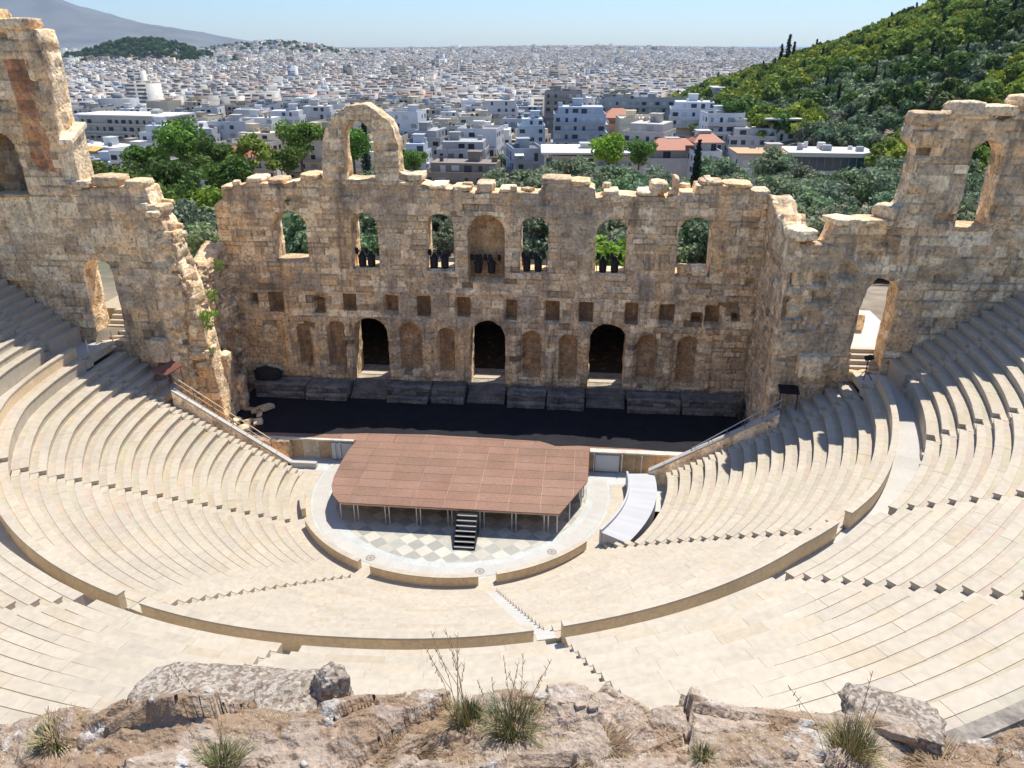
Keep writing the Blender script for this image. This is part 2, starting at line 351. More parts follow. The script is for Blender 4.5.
pl = ['long tan parapet curving along the left edge of the lower tier', 'left curved tan parapet between the left notched stair and the gap at lower left', 'straight-looking tan parapet at the bottom centre, left of the white stair', 'tan parapet curving right from the white central stair', 'tan parapet on the right between the stair gap and the shaded corner']
for k in range(5):
    h = math.degrees(.55 / 25); a0 = sa(k, 18) + (h if k else 0); a1 = sa(k + 1, 18) - (h if k < 4 else 0)
    T = thing('parapet_wall', pl[k], 'parapet', group='parapet walls round the lower tier')
    ring('x', lambda a: r_out(a) - .27, lambda a: r_out(a), 9.0, a0, a1, 0, th=1.2).build('wall_panel', M['parapet'], T)
    ring('x', lambda a: r_out(a) - .31, lambda a: r_out(a) + .04, 9.09, a0, a1, 0, th=.085).build('coping', M['marble'], T)
# podium facing of the upper tier reads as the first row's riser.  rim wall behind the top row
ring('x', lambda a: 36.98, lambda a: 37.35, 15.22, -88, 88, 0, th=1.5).build('rim_wall', mat('rim_rock', (.30, .26, .21), .95, n1=(1.5, .3), n2=(7, .3), bump=(6, .8, .05), coords='World'), label='low rough rim wall behind the topmost marble row', cat='wall')
# ------------------------------------------------------------------ orchestra
def floor_extra(m, N, L, src, cur):
    mp = N.new('ShaderNodeMapping'); mp.inputs['Rotation'].default_value = (0, 0, R(45)); L.new(src, mp.inputs['Vector'])
    ck = N.new('ShaderNodeTexChecker'); ck.inputs['Scale'].default_value = 1 / .84; ck.inputs[1].default_value = (.54, .50, .41, 1); ck.inputs[2].default_value = (.385, .38, .325, 1); L.new(mp.outputs[0], ck.inputs['Vector'])
    fl = N.new('ShaderNodeVectorMath'); fl.operation = 'SCALE'; fl.inputs['Scale'].default_value = 1 / .84; L.new(mp.outputs[0], fl.inputs[0])
    f2 = N.new('ShaderNodeVectorMath'); f2.operation = 'FLOOR'; L.new(fl.outputs[0], f2.inputs[0])
    wn = N.new('ShaderNodeTexWhiteNoise'); wn.noise_dimensions = '3D'; L.new(f2.outputs[0], wn.inputs[0])
    mr = N.new('ShaderNodeMapRange'); mr.inputs[3].default_value = .82; mr.inputs[4].default_value = 1.08; L.new(wn.outputs[0], mr.inputs[0])
    x = N.new('ShaderNodeVectorMath'); x.operation = 'SCALE'; L.new(ck.outputs[0], x.inputs[0]); L.new(mr.outputs[0], x.inputs['Scale'])
    y = N.new('ShaderNodeMix'); y.data_type = 'RGBA'; y.blend_type = 'MULTIPLY'; y.inputs[0].default_value = 1; L.new(x.outputs[0], y.inputs[6]); L.new(cur, y.inputs[7]); return y.outputs[2]
M['checker'] = mat('marble_tiles', (1, 1, 1), .5, tint=False, n1=(.8, .05), n2=(5, .06), bump=None, extra=floor_extra)
def disc(name, r0, r1, z, a0, a1, mt, n=96, **k):
    m = MB()
    for i in range(n):
        a = a0 + (a1 - a0) * i / n; b_ = a0 + (a1 - a0) * (i + 1) / n; t = random.uniform(.96, 1.03)
        if r0 <= 0: m.add([(0, 0, z), (*pol(r1, a), z), (*pol(r1, b_), z)], [(0, 1, 2)], (t, t, t))
        else: m.add([(*pol(r0, a), z), (*pol(r1, a), z), (*pol(r1, b_), z), (*pol(r0, b_), z)], [(0, 1, 2, 3)], (t, t, t))
    return m.build(name, mt, **k)
M['greymarble'] = mat('grey_marble', (.50, .51, .47), .6, n1=(1, .08), n2=(6, .08), bump=None, coords='World')
m = MB(); m.add([(-24, -2, -.012), (24, -2, -.012), (24, 3.2, -.012), (-24, 3.2, -.012)], [(0, 1, 2, 3)]); m.build('parodos_floor', M['greymarble'], kind='structure')
disc('orchestra_floor', 0, 8.75, 0.0, -180, 180, M['checker'], kind='structure')
disc('orchestra_border', 8.75, 9.25, .004, -115, 115, M['greymarble'], kind='structure')
disc('orchestra_ring', 9.25, 10.2, .008, -105, 100, M['marble_white'], kind='structure')
disc('orchestra_gutter', 10.2, 10.38, -.006, -100, 96, M['greymarble'], kind='structure')
disc('orchestra_kerb', 10.38, 11.9, .02, -96, 96, M['marble'], kind='structure')
for a_, lb in ((-26, 'left of the three round bronze drain covers on the white ring'), (14.8, 'middle of the three round bronze drain covers on the white ring'), (43, 'right of the three round bronze drain covers on the white ring')):
    x, y = pol(9.72, a_); m = MB()
    for r_, q_ in ((.0, .12), (.19, .29)):
        for i in range(24):
            c0, c1 = i * 15, (i + 1) * 15; m.add([(*pol(r_, c0), .016), (*pol(q_, c0), .016), (*pol(q_, c1), .016), (*pol(r_, c1), .016)], [(0, 1, 2, 3)])
    m.build('drain_cover', M['bronze'], loc=(x, y, 0), label=lb, cat='drain cover', group='bronze covers on the orchestra ring')
for (a0, a1, lb) in ((-76, -63.5, 'short curved marble barrier at the left end of the orchestra ring'), (-57.5, -25, 'curved tan marble barrier on the left of the orchestra ring'), (-20.5, 13.6, 'curved tan marble barrier at the near side of the orchestra, left of the white stair'), (19.2, 52.6, 'curved tan marble barrier right of the white stair, ending near the ramp')):
    T = thing('ring_barrier', lb, 'barrier', group='low marble barriers round the orchestra')
    ring('x', lambda a: 10.72, lambda a: 11.0, .60, a0, a1, 0, th=.62).build('barrier_body', M['parapet'], T)
    ring('x', lambda a: 10.69, lambda a: 11.03, .66, a0, a1, 0, th=.058).build('coping', M['marble'], T)
# curved ramp on the right
T = thing('curved_ramp', 'smooth pale curved ramp with a low kerb covering the lowest right rows', 'ramp')
M['ramp'] = mat('ramp', (.50, .50, .50), .7, n1=(.6, .03), n2=None, bump=None, coords='World')
def rampr(a): return 11.25 + .25 * sstep(56, 90, a)
m = ring('x', lambda a: rampr(a) + .12, lambda a: rampr(a) + 1.95, .9, 57.8, 96, 0, th=1.1); m.build('deck', M['ramp'], T)
m = ring('x', rampr, lambda a: rampr(a) + .13, 1.12, 57.6, 96, 0, th=1.3); 
m.build('kerb', M['ramp'], T)
# coping walls and railings on the parodos edges
def coping(label, sgn, x0, z0, x1, z1, yc, rx0, rx1, rz0, rz1, lbr):
    T = thing('parodos_wall', label, 'wall'); m = MB(); n = 12
    for q in range(n):
        xa = x0 + (x1 - x0) * q / n; xb = x0 + (x1 - x0) * (q + 1) / n; za = z0 + (z1 - z0) * q / n; zb = z0 + (z1 - z0) * (q + 1) / n
        m.add([(sgn * xa, yc, -.3), (sgn * xb, yc, -.3), (sgn * xb, yc, zb), (sgn * xa, yc, za), (sgn * xa, yc + .3, -.3), (sgn * xb, yc + .3, -.3), (sgn * xb, yc + .3, zb), (sgn * xa, yc + .3, za)],
              [(0, 1, 2, 3), (4, 7, 6, 5), (3, 2, 6, 7), (0, 3, 7, 4), (1, 5, 6, 2)], [(.75, .62, .48), (.65, .52, .38), (.85, .7, .55)][q % 3])
    m.build('masonry', M['ruin'], T)
    m = MB(); L0 = math.hypot(x1 - x0, z1 - z0); A0 = math.atan2(z1 - z0, x1 - x0)
    for q in range(8):
        f0, f1 = q / 8, (q + 1) / 8 - .004
        P = lambda f, dz, y: (sgn * (x0 + (x1 - x0) * f), y, z0 + (z1 - z0) * f + dz)
        m.add([P(f0, 0.01, yc - .06), P(f1, 0.01, yc - .06), P(f1, .16, yc - .06), P(f0, .16, yc - .06), P(f0, 0.01, yc + .36), P(f1, .01, yc + .36), P(f1, .16, yc + .36), P(f0, .16, yc + .36)],
              [(0, 1, 2, 3), (4, 7, 6, 5), (3, 2, 6, 7), (0, 3, 7, 4), (1, 5, 6, 2), (0, 4, 5, 1)])
    m.build('coping', M['marble_white'], T)
    T = thing('handrail', lbr, 'railing'); y = yc + .55 if sgn < 0 else yc + .2
    n = 5; base = lambda x: z0 + (z1 - z0) * (x - x0) / (x1 - x0)
    for q in range(n + 1):
        x = rx0 + (rx1 - rx0) * q / n; z = rz0 + (rz1 - rz0) * q / n; mm = MB(); mm.tube([(sgn * x, y, base(x) - .5), (sgn * x, y, z)], .03); mm.build('post', M['rail'], T)
    mm = MB(); mm.tube([(sgn * rx0, y, rz0), (sgn * rx1, y, rz1)], .035); mm.tube([(sgn * rx0, y, rz0 - .45), (sgn * rx1, y, rz1 - .45)], .022); mm.build('rail', M['metal'] if sgn > 0 else M['parapet'], T)
    return T
coping('sloping parodos wall with white coping edging the left seats', -1, 12.9, .3, 21.0, 5.75, 1.4, 14.4, 21.0, 2.0, 6.7, 'pale timber-topped railing sloping down beside the left coping')
coping('sloping parodos wall with grey coping edging the right seats', 1, 13.0, .95, 21.3, 5.9, 1.4, 15.8, 21.4, 2.9, 6.9, 'thin metal handrail rising beside the right coping')
m = MB(); m.box(-13.1, -11.0, 1.4, 1.75, -.2, .42); m.build('coping_end_block', M['marble_white'], label='low white marble block ending the left coping at the orchestra', cat='block')

# ------------------------------------------------------------------ ruin walls
def courses(seed, z0, z1, hmin, hmax, L, wmin, wmax):
    rg = np.random.default_rng(seed); zs = [z0]
    while zs[-1] < z1: zs.append(zs[-1] + rg.uniform(hmin, hmax))
    rows = []
    for i in range(len(zs) - 1):
        x = -rg.uniform(0, wmax); xs = [x]
        while xs[-1] < L: xs.append(xs[-1] + rg.uniform(wmin, wmax))
        rows.append(np.array(xs))
    return np.array(zs), rows
def stone(cs, U, Z):
    zs, rows = cs; ci = np.clip(np.searchsorted(zs, Z, side='right') - 1, 0, len(rows) - 1)
    sid = np.zeros(U.shape); de = np.zeros(U.shape)
    for i in np.unique(ci):
        mk = ci == i; u = U[mk]; xs = rows[i]; k = np.clip(np.searchsorted(xs, u, side='right') - 1, 0, len(xs) - 2)
        sid[mk] = i * 1000 + k; de[mk] = np.minimum(np.minimum(u - xs[k], xs[k + 1] - u), np.minimum(Z[mk] - zs[i], zs[i + 1] - Z[mk]))
    return sid, de
PAL = np.array([(.45, .36, .26), (.47, .385, .285), (.41, .32, .225), (.38, .30, .22), (.51, .43, .33), (.33, .26, .19), (.45, .34, .225), (.39, .34, .275), (.53, .46, .36)])
def stone_col(sid, seed, pal=PAL): 
    h = hsh(sid, seed * 1.37, 3.1); b = .76 + .42 * hsh(sid, seed + 5.5, 1.7)
    return pal[(h * len(pal)).astype(int) % len(pal)] * b[..., None]
def ruin_wall(name, P0, ang, L, z0, z1, thick, solid, relief=None, cell=.125, seed=1, parent=None, material=None, rough=1.0, st=(.32, .66, .4, 1.35), tintf=None, pal=PAL, side_lit_mul=1.0, **kw):
    nu = int(L / cell); nz = int((z1 - z0) / cell); u = np.linspace(0, L, nu + 1); z = np.linspace(z0, z1, nz + 1)
    U, Z = np.meshgrid(u, z); cs = courses(seed, z0, z1, st[0], st[1], L, st[2], st[3])
    er = lambda a, b: solid(a, b) + .07 * rough * fbm(a * 1.1, b * 1.1, 0, seed, 3)
    Uc = (U[:-1, :-1] + U[1:, 1:]) / 2; Zc = (Z[:-1, :-1] + Z[1:, 1:]) / 2; keep = er(Uc, Zc) > 0
    # snap boundary vertices on the implicit outline
    vk = np.zeros(U.shape, int); cnt = np.zeros(U.shape, int)
    for a in (0, 1):
        for b in (0, 1):
            vk[a:nz + a, b:nu + b] += keep; cnt[a:nz + a, b:nu + b] += 1
    bd = (vk > 0) & (vk < cnt); e = .02; s = er(U, Z); gx = (er(U + e, Z) - er(U - e, Z)) / (2 * e); gz = (er(U, Z + e) - er(U, Z - e)) / (2 * e)
    g2 = gx ** 2 + gz ** 2 + 1e-6; du = np.clip(-s * gx / g2, -.6 * cell, .6 * cell); dz = np.clip(-s * gz / g2, -.6 * cell, .6 * cell)
    U2 = np.where(bd, U + du, U); Z2 = np.where(bd, Z + dz, Z)
    sid, de = stone(cs, U, Z)
    off = (hsh(sid, seed, 9.1) - .5) * .09 * rough + fbm(U * .35, Z * .35, 0, seed + 3, 3) * .12 * rough + fbm(U * 3, Z * 3, 0, seed + 4, 2) * .035 * rough
    off = off + .07 * rough * (de < .05) * np.clip(.5 + 2.5 * fbm(U * 1.3, Z * 1.3, 0, seed + 8, 3), 0, 1)
    hole = hsh(sid, seed + .7, 4.4) > .965; off = off + .18 * hole * rough
    D = off + (relief(U, Z) if relief is not None else 0)
    ca, sa = math.cos(ang), math.sin(ang)
    def W3(uu, zz, dd): return np.stack([P0[0] + uu * ca - dd * sa, P0[1] + uu * sa + dd * ca, zz], -1)
    Vf = W3(U2, Z2, D).reshape(-1, 3); Db = thick + (hsh(sid, seed, 2.1) - .5) * .1
    Vb = W3(U2, Z2, Db).reshape(-1, 3); N_ = Vf.shape[0]
    idx = np.arange(N_).reshape(U.shape); q = np.stack([idx[:-1, :-1], idx[:-1, 1:], idx[1:, 1:], idx[1:, :-1]], -1)
    Ff = q[keep]; Fb = Ff[:, ::-1] + N_
    sc, dc = stone(cs, Uc, Zc); col = stone_col(sc, seed, pal); jt = (dc < .045) & (fbm(Uc * 1.3, Zc * 1.3, 0, seed + 8, 3) > -.12)
    col = col * np.where(jt, .66, 1.0)[..., None]
    hf = hsh(sc, seed + .7, 4.4) > .965; col = col * np.where(hf, .5, 1)[..., None]
    if tintf is not None: col = tintf(Uc, Zc, col, sc)
    Cf = col[keep]
    # sides
    K = max(1, int(round(thick / .32))); es = []
    kp = np.pad(keep, 1)
    for (dj, di, va, vb) in ((0, 1, (0, 1), (1, 1)), (0, -1, (1, 0), (0, 0)), (1, 0, (1, 1), (1, 0)), (-1, 0, (0, 0), (0, 1))):
        nb = kp[1 + dj:1 + dj + nz, 1 + di:1 + di + nu]; mk = keep & ~nb; jj, ii = np.nonzero(mk)
        es.append(np.stack([idx[jj + va[0], ii + va[1]], idx[jj + vb[0], ii + vb[1]]], 1))
    es = np.concatenate(es); bv, inv = np.unique(es, return_inverse=True); inv = inv.reshape(es.shape); nb_ = len(bv)
    ub = U2.ravel()[bv]; zb = Z2.ravel()[bv]; d0 = D.ravel()[bv]; d1 = Db.ravel()[bv]; layers = [bv]; Vs = []
    ks = courses(seed + 50, z0, z1, st[0], st[1], thick, .4, .8)
    for k in range(1, K):
        f = k / K; j1 = (vnoise(ub * 2.1, zb * 2.1, f * 4, seed) - .5) * .16 * rough; j2 = (vnoise(ub * 2.1, zb * 2.1, f * 4, seed + 9) - .5) * .16 * rough
        Vs.append(W3(ub + j1, zb + j2, d0 + (d1 - d0) * f)); layers.append(2 * N_ + (k - 1) * nb_ + np.arange(nb_))
    layers.append(bv + N_); Fs, Cs = [], []
    for k in range(K):
        a, b_ = layers[k], layers[k + 1]; Fs.append(np.stack([a[inv[:, 1]], a[inv[:, 0]], b_[inv[:, 0]], b_[inv[:, 1]]], 1))
        zz = (zb[inv[:, 0]] + zb[inv[:, 1]]) / 2; dd = np.full(zz.shape, (k + .5) / K * thick); s2, _ = stone(ks, dd, zz); Cs.append(stone_col(s2, seed + 2, pal) * side_lit_mul)
    V = np.concatenate([Vf, Vb] + Vs); F = np.concatenate([Ff, Fb] + Fs); C = np.concatenate([Cf, Cf] + Cs)
    used = np.unique(F); mp = np.zeros(len(V), int); mp[used] = np.arange(len(used))
    return link(name, npmesh(name, V[used], mp[F], C, material or M['ruin']), parent, **kw)
def poly_sdf(P):
    P = np.array(P, float)
    def f(x, y):
        x = np.asarray(x, float); d = np.full(x.shape, 1e9); ins = np.zeros(x.shape, bool); n = len(P)
        for i in range(n):
            a, b = P[i], P[(i + 1) % n]; ex, ey = b - a; wx, wy = x - a[0], y - a[1]
            t = np.clip((wx * ex + wy * ey) / (ex * ex + ey * ey + 1e-12), 0, 1); d = np.minimum(d, (wx - ex * t) ** 2 + (wy - ey * t) ** 2)
            c1 = (y >= a[1]) != (y >= b[1])
            with np.errstate(divide='ignore', invalid='ignore'): xx = a[0] + (y - a[1]) * ex / (ey if ey != 0 else 1e-9)
            ins ^= c1 & (x < xx)
        return np.where(ins, 1, -1) * np.sqrt(d)
    return f
def arch_sdf(x0, x1, z0, z1):   # positive inside the opening; semicircular head
    c = (x0 + x1) / 2; r = (x1 - x0) / 2; zs = z1 - r
    def f(x, z):
        rect = np.minimum(r - np.abs(x - c), z - z0)
        return np.where(z > zs, r - np.hypot(x - c, z - zs), rect)
    return f
def rect_sdf(x0, x1, z0, z1): return lambda x, z: np.minimum(np.minimum(x - x0, x1 - x), np.minimum(z - z0, z1 - z))
YS = 12.2; XL = -21.2
topP = [(-21.0, 16.9), (-20.28, 17.4), (-20.1, 18.1), (-17.84, 18.7), (-15.5, 18.55), (-13.86, 18.9), (-11.88, 19.0), (-11.8, 19.0), (-6.09, 19.04), (-3.82, 18.6), (-2.3, 18.36), (-.03, 18.1), (2.4, 18.25), (4.49, 18.2), (4.6, 18.6), (5.2, 18.95), (7.07, 19.0), (8.6, 18.6), (8.7, 17.95), (10, 18.25), (11.89, 18.1), (13.9, 18.0), (14.8, 18.3), (15.9, 18.1), (16.0, 18.95), (18.33, 18.97), (21.1, 18.44), (21.6, 17.4), (22.2, 17.0)]
wins = [(-16.6, -13.79, 12.49, 16.55), (-10.23, -8.12, 12.07, 16.5), (-4.27, -2.12, 12.09, 16.54), (3.01, 5.16, 12.01, 16.45), (8.83, 11.21, 12.09, 16.41), (14.95, 17.55, 12.1, 16.6)]
doors = [(-10.75, -7.86, 2.5, 7.97), (-1.03, 1.82, 2.5, 8.02), (8.65, 11.54, 2.5, 8.08)]
nich = [(-15.54, -14.46, 3.59, 7.27), (-13.0, -11.46, 3.52, 7.53), (-6.91, -5.18, 3.39, 7.56), (-3.73, -2.4, 3.42, 7.22), (3.17, 4.72, 3.21, 7.2), (6.23, 7.69, 3.24, 7.04), (12.52, 14.03, 3.27, 7.17), (15.7, 17.28, 3.23, 7.2)]
sq = [(-19.0, 9.38, .8, .9), (-17.01, 9.1, 1.15, 1.6), (-13.5, 8.95, 1.0, 1.3), (-10.89, 9.2, 1.0, 1.4), (-7.43, 9.13, 1.1, 1.6), (-4.77, 9.08, 1.0, 1.6), (-1.55, 9.06, 1.1, 1.6), (2.28, 8.95, 1.0, 1.6), (5.58, 8.94, 1.15, 1.6), (8.27, 8.94, 1.1, 1.6), (11.92, 8.97, 1.1, 1.6), (14.6, 9.02, 1.1, 1.6), (16.94, 8.8, .8, .8), (18.15, 9.0, 1.25, 1.6), (19.92, 8.9, .55, .5)]
polyS = poly_sdf([(XL, -.5)] + topP + [(22.2, -.5)])
opn = [arch_sdf(*a) for a in wins] + [arch_sdf(a[0], a[1], a[2] - 1.0, a[3]) for a in doors]
def solidS(u, z):
    x = u + XL; s = polyS(x, z)
    for f in opn: s = np.minimum(s, -f(x, z))
    return s
rec = [(arch_sdf(-1.0, 1.77, 11.3, 16.45), 1.15)] + [(arch_sdf(*a), .85) for a in nich] + [(rect_sdf(x - w_ / 2, x + w_ / 2, z - h_ / 2, z + h_ / 2), .95) for x, z, w_, h_ in sq]
def reliefS(u, z):
    x = u + XL; d = np.zeros(x.shape)
    for f, dp in rec: d = np.maximum(d, dp * np.clip(f(x, z) / .06 + .5, 0, 1))
    nor = d < .05
    cor = .10 * np.exp(-((z - 10.35) / .14) ** 2) + .10 * np.exp(-((z - 7.95) / .12) ** 2) * (np.abs(x + 9.3) > 1.8) * (np.abs(x - .4) > 1.8) * (np.abs(x - 10.1) > 1.8)
    d = d - nor * cor * (fbm(x * .7, z, 0, 3, 2) > -.25)
    for px in (-16.4, -14.0, -11.15, -7.5, -4.55, -1.75, 2.5, 5.4, 8.3, 11.95, 14.9, 18.1): d = d - nor * .24 * (np.abs(x - px) < .28) * (z < 7.8) * (z > 2.8)
    return d
def tintS(U, Z, col, sc):
    x = U + XL; n = fbm(x * .28, Z * .28, 0, 21, 4); hi = sstep(14.5, 18.5, Z)
    g = np.clip(sstep(.02, .35, n + .35 * hi - .15), 0, 1)[..., None] * .75
    col = col * (1 - g) + np.array((.235, .205, .175)) * (.8 + .4 * hsh(sc, 3, 3)[..., None]) * g
    n2 = fbm(x * .5, Z * .2, 0, 33, 3); o = (sstep(.25, .5, n2) * .5)[..., None]; col = col * (1 - o) + np.array((.46, .31, .17)) * o
    # niche interiors browner and darker, shade of the recess put into colour
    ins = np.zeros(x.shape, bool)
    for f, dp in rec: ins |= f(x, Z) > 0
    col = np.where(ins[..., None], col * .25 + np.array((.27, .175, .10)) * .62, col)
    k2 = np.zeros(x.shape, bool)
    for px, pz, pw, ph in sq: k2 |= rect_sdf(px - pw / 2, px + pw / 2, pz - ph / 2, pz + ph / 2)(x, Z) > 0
    col = np.where(k2[..., None], col * .62, col)  # square niches darkened once more, their shade is in the colour
    return col
ST = thing('stage_building', 'long three-storey ruined stage wall of tan ashlar with arched windows and three doors', 'ruin')
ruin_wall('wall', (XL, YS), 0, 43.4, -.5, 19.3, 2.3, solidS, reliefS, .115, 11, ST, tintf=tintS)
# arch standing on the wall top
aout = poly_sdf([(-11.95, 18.7), (-11.9, 21.6), (-11.4, 22.9), (-10.7, 23.75), (-9.6, 24.3), (-8.6, 24.4), (-7.5, 24.0), (-6.7, 23.2), (-6.25, 22.0), (-6.15, 20.5), (-6.05, 19.6), (-5.2, 19.3), (-4.7, 18.7)])
ain = arch_sdf(-10.25, -7.95, 18.95, 23.2)
ruin_wall('arch', (-12.2, YS - .02), 0, 7.8, 18.5, 24.8, 1.8, lambda u, z: np.minimum(aout(u - 12.2, z), -ain(u - 12.2, z)), None, .1, 12, ST, rough=1.8, tintf=lambda U, Z, c, s: c * .75 + np.array((.34, .30, .24)) * .3)
# irregular stones
def rock_mesh(name, sx, sy, sz, seed, mt, n=8, amp=.12, boxy=.35, pal=PAL):
    rg = np.random.default_rng(seed); V = {}; vs = []; fs = []
    def vid(p):
        k = tuple(np.round(p, 4))
        if k not in V: V[k] = len(vs); vs.append(p)
        return V[k]
    for ax in range(3):
        for s in (-1, 1):
            for i in range(n):
                for j in range(n):
                    c = []
                    for (a, b_) in ((0, 0), (1, 0), (1, 1), (0, 1)):
                        p = [0, 0, 0]; p[ax] = s; p[(ax + 1) % 3] = 2 * (i + a) / n - 1; p[(ax + 2) % 3] = 2 * (j + b_) / n - 1; c.append(vid(np.array(p, float)))
                    fs.append(c if s > 0 else c[::-1])
    P = np.array(vs); ln = np.linalg.norm(P, axis=1, keepdims=True); sp = P / ln; P = P * (1 - boxy) + sp * 1.15 * boxy
    q = P * 1.3 + seed * 3.7; d = fbm(q[:, 0], q[:, 1], q[:, 2], seed, 4); P = P * (1 + amp * 1.6 * d[:, None])
    d2 = np.stack([vnoise(q[:, 0] * 2, q[:, 1] * 2, q[:, 2] * 2, seed + i) - .5 for i in range(3)], 1); P = P + d2 * amp
    P = P * np.array((sx, sy, sz)) / 2; F = np.array(fs); fc = P[F].mean(1)
    base = pal[seed % len(pal)]; C = base * (.9 + .2 * hsh(fc[:, 0] * 3, fc[:, 1] * 3, fc[:, 2] * 3))[:, None]
    return npmesh(name, P, F, C, mt)
ROCKS = [rock_mesh('rock_%d' % i, 1, 1, 1, i + 3, M['ruin'], 7, .10, .25) for i in range(7)]
def rock(name, loc, size, k, rz=0, parent=None, tilt=(0, 0), **kw):
    return link(name, ROCKS[k % 7], parent, loc=loc, rot=(tilt[0], tilt[1], rz), scale=size, **kw)
caps = [(-19.9, 18.1, .9, .5), (-17.6, 18.8, 1.3, .45), (-15.9, 18.75, 1.2, .35), (-13.2, 19.1, 1.5, .45), (-5.0, 19.2, 1.1, .5), (-3.3, 18.55, 1.2, .35), (-1.5, 18.4, 1.4, .4), (.3, 18.5, 1.3, .75), (2.0, 18.35, 1.2, .3), (5.7, 19.05, 2.2, .55), (7.4, 18.95, 1.6, .4), (9.8, 18.3, 1.1, .3), (12.5, 18.3, 1.5, .35), (13.3, 18.7, 1.2, .8), (14.55, 18.7, .35, 1.5), (15.3, 18.3, 1, .4), (17.1, 19.1, 1.6, .3), (19, 18.95, 2.0, .35), (20.7, 18.4, 1.3, .5), (16.9, 19.2, .5, .4)]
for i, (x, z, w_, h_) in enumerate(caps): rock('capstone', (x, YS + 1.15, z), (w_, 2.2, h_), i, parent=ST)
rg = random.Random(3)
for i in range(20): rock('capstone', (rg.uniform(-20, 21), YS + rg.uniform(.3, 2.0), 18.55 + rg.uniform(-.2, .15)), (rg.uniform(.4, .9), rg.uniform(.4, .8), rg.uniform(.25, .45)), i, rg.uniform(0, 3), ST)
# window sills
for (x0, x1, z0, z1) in wins: rock('window_sill', ((x0 + x1) / 2, YS + 1.2, z0 - .02), (x1 - x0 + .1, 2.2, .25), int(abs(x0)), parent=ST)
rock('sill_stone', (15.6, YS + .5, 12.55), (.8, .9, .7), 3, .3, ST); rock('sill_stone', (16.75, YS + .5, 12.55), (1.2, .9, .75), 5, .1, ST)
# podium ledges before the wall, parts of the stage building
for (x0, x1, y0) in ((-18.9, -14.6, 9.75), (-14.5, -11.0, 9.6), (-7.7, -4.2, 9.7), (-4.1, -1.3, 9.9), (2.2, 5.3, 9.6), (5.4, 8.4, 9.5), (11.8, 16.0, 9.5), (16.1, 20.4, 9.6)):
    k_ = 0; hh = 2.6
    ruin_wall('podium', (x0, y0 + .45), 0, x1 - x0, 1.5, hh, 2.2 - .35, lambda u, z, w_=x1 - x0, h_=hh: np.minimum(np.minimum(u, w_ - u) - .03, h_ - z - .03), None, .12, int(50 + x0), ST, M['dark_stone'], st=(.4, .5, .6, 1.2), pal=np.array([(1, 1, 1), (.8, .8, .8), (1.15, 1.1, 1.0), (.65, .65, .68)]))
    ruin_wall('podium_foot', (x0 + .05, y0), 0, x1 - x0 - .1, 1.5, 2.1, .5, lambda u, z, w_=x1 - x0 - .1: np.minimum(np.minimum(u, w_ - u) - .03, 2.07 - z), None, .12, int(90 + x0), ST, M['dark_stone'], st=(.3, .35, .8, 1.4), pal=np.array([(1, 1, 1), (.8, .8, .8), (1.2, 1.15, 1.1)]))
for (x0, x1, z0, z1) in doors:
    for q in range(5):
        m = MB(); m.box(x0 - .1, x1 + .1, 10.2 + .4 * q, 10.2 + .4 * (q + 1) + .02, 1.55, 1.78 + .19 * q, (.9, .85, .8)); m.build('door_step', M['dark_stone'], ST)
    m = MB(); m.box(x0 - .1, x1 + .1, 12.22, 15.2, 1.5, 2.6, (1.6, 1.5, 1.35)); m.build('threshold', M['dark_stone'], ST)
    m = MB(); m.box(x0 + .1, x1 - .1, 13.0, 13.9, 2.6, 2.66, (1, 1, 1)); m.build('door_sill', M['marble'], ST)
# back chamber behind doors, darkness put into its colour, roof set to shape sunlight
m = MB(); shade_col = (.16, .15, .14); m.box(-21, 21.4, 27, 27.6, -1, 8.6, shade_col); m.box(-21, 21.4, 16.3, 27.6, 8.6, 9.1, shade_col); m.box(-21, 21.4, 15.2, 27, -.5, 2.3, shade_col)
for x in (-21.2, -14, -5, 5, 14.5, 21.0): m.box(x, x + .6, 16.32, 27.3, 2.3, 8.6, shade_col)
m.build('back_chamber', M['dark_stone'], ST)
# return walls
_rl = poly_sdf([(-.2, 0), (-.2, 14.0), (.6, 13.9), (1.2, 13.6), (3.4, 12.9), (4.5, 13.2), (6, 14.3), (6.8, 15.8), (8.0, 16.6), (8.4, 12), (8.5, 7), (8.9, 5), (9.4, 0)])
_ra = arch_sdf(.5, 2.6, 0, 7.3)
def solidRL(u, z):
    v = 8.6 - u; return np.minimum(_rl(v, z), -_ra(v, z))
T = thing('return_wall', 'broken rubble return wall with an arched door joining the stage wall at left', 'ruin')
ruin_wall('wall', (-20.4, 3.65), math.pi / 2, 8.6, 0, 17.4, 1.8, solidRL, None, .115, 15, T, rough=2.2, st=(.25, .45, .3, .8))
# left analemma wall with tower
XA = -46.0
tL = [(-46, 5), (-46, 30.3), (-40, 30.6), (-33, 30.2), (-29.6, 29.9), (-29.2, 29.3), (-27.1, 29.3), (-26.95, 28.6), (-27.1, 23), (-27.2, 19.5), (-26.6, 19.3), (-24, 19.6), (-21.9, 19.5), (-21.6, 18.0), (-21.0, 17.2), (-20.85, 16.2), (-20.5, 15.0), (-20.2, 13.6), (-19.9, 12.4), (-19.7, 10.8), (-19.5, 9.0), (-19.3, 6.7), (-19.0, 3), (-18.8, 0), (-21, 0), (-22, 5)]
pL = poly_sdf(tL); oL = [arch_sdf(-27.75, -25.45, 8.3, 14.4)]; nL = [arch_sdf(-33.2, -30.5, 18.9, 23.0), rect_sdf(-33.5, -30.2, 24.3, 28.0)]
def reliefL(u, z):
    x = u + XA; return 1.2 * np.clip(nL[0](x, z) / .07 + .5, 0, 1) + .45 * np.clip(nL[1](x, z) / .07 + .5, 0, 1)
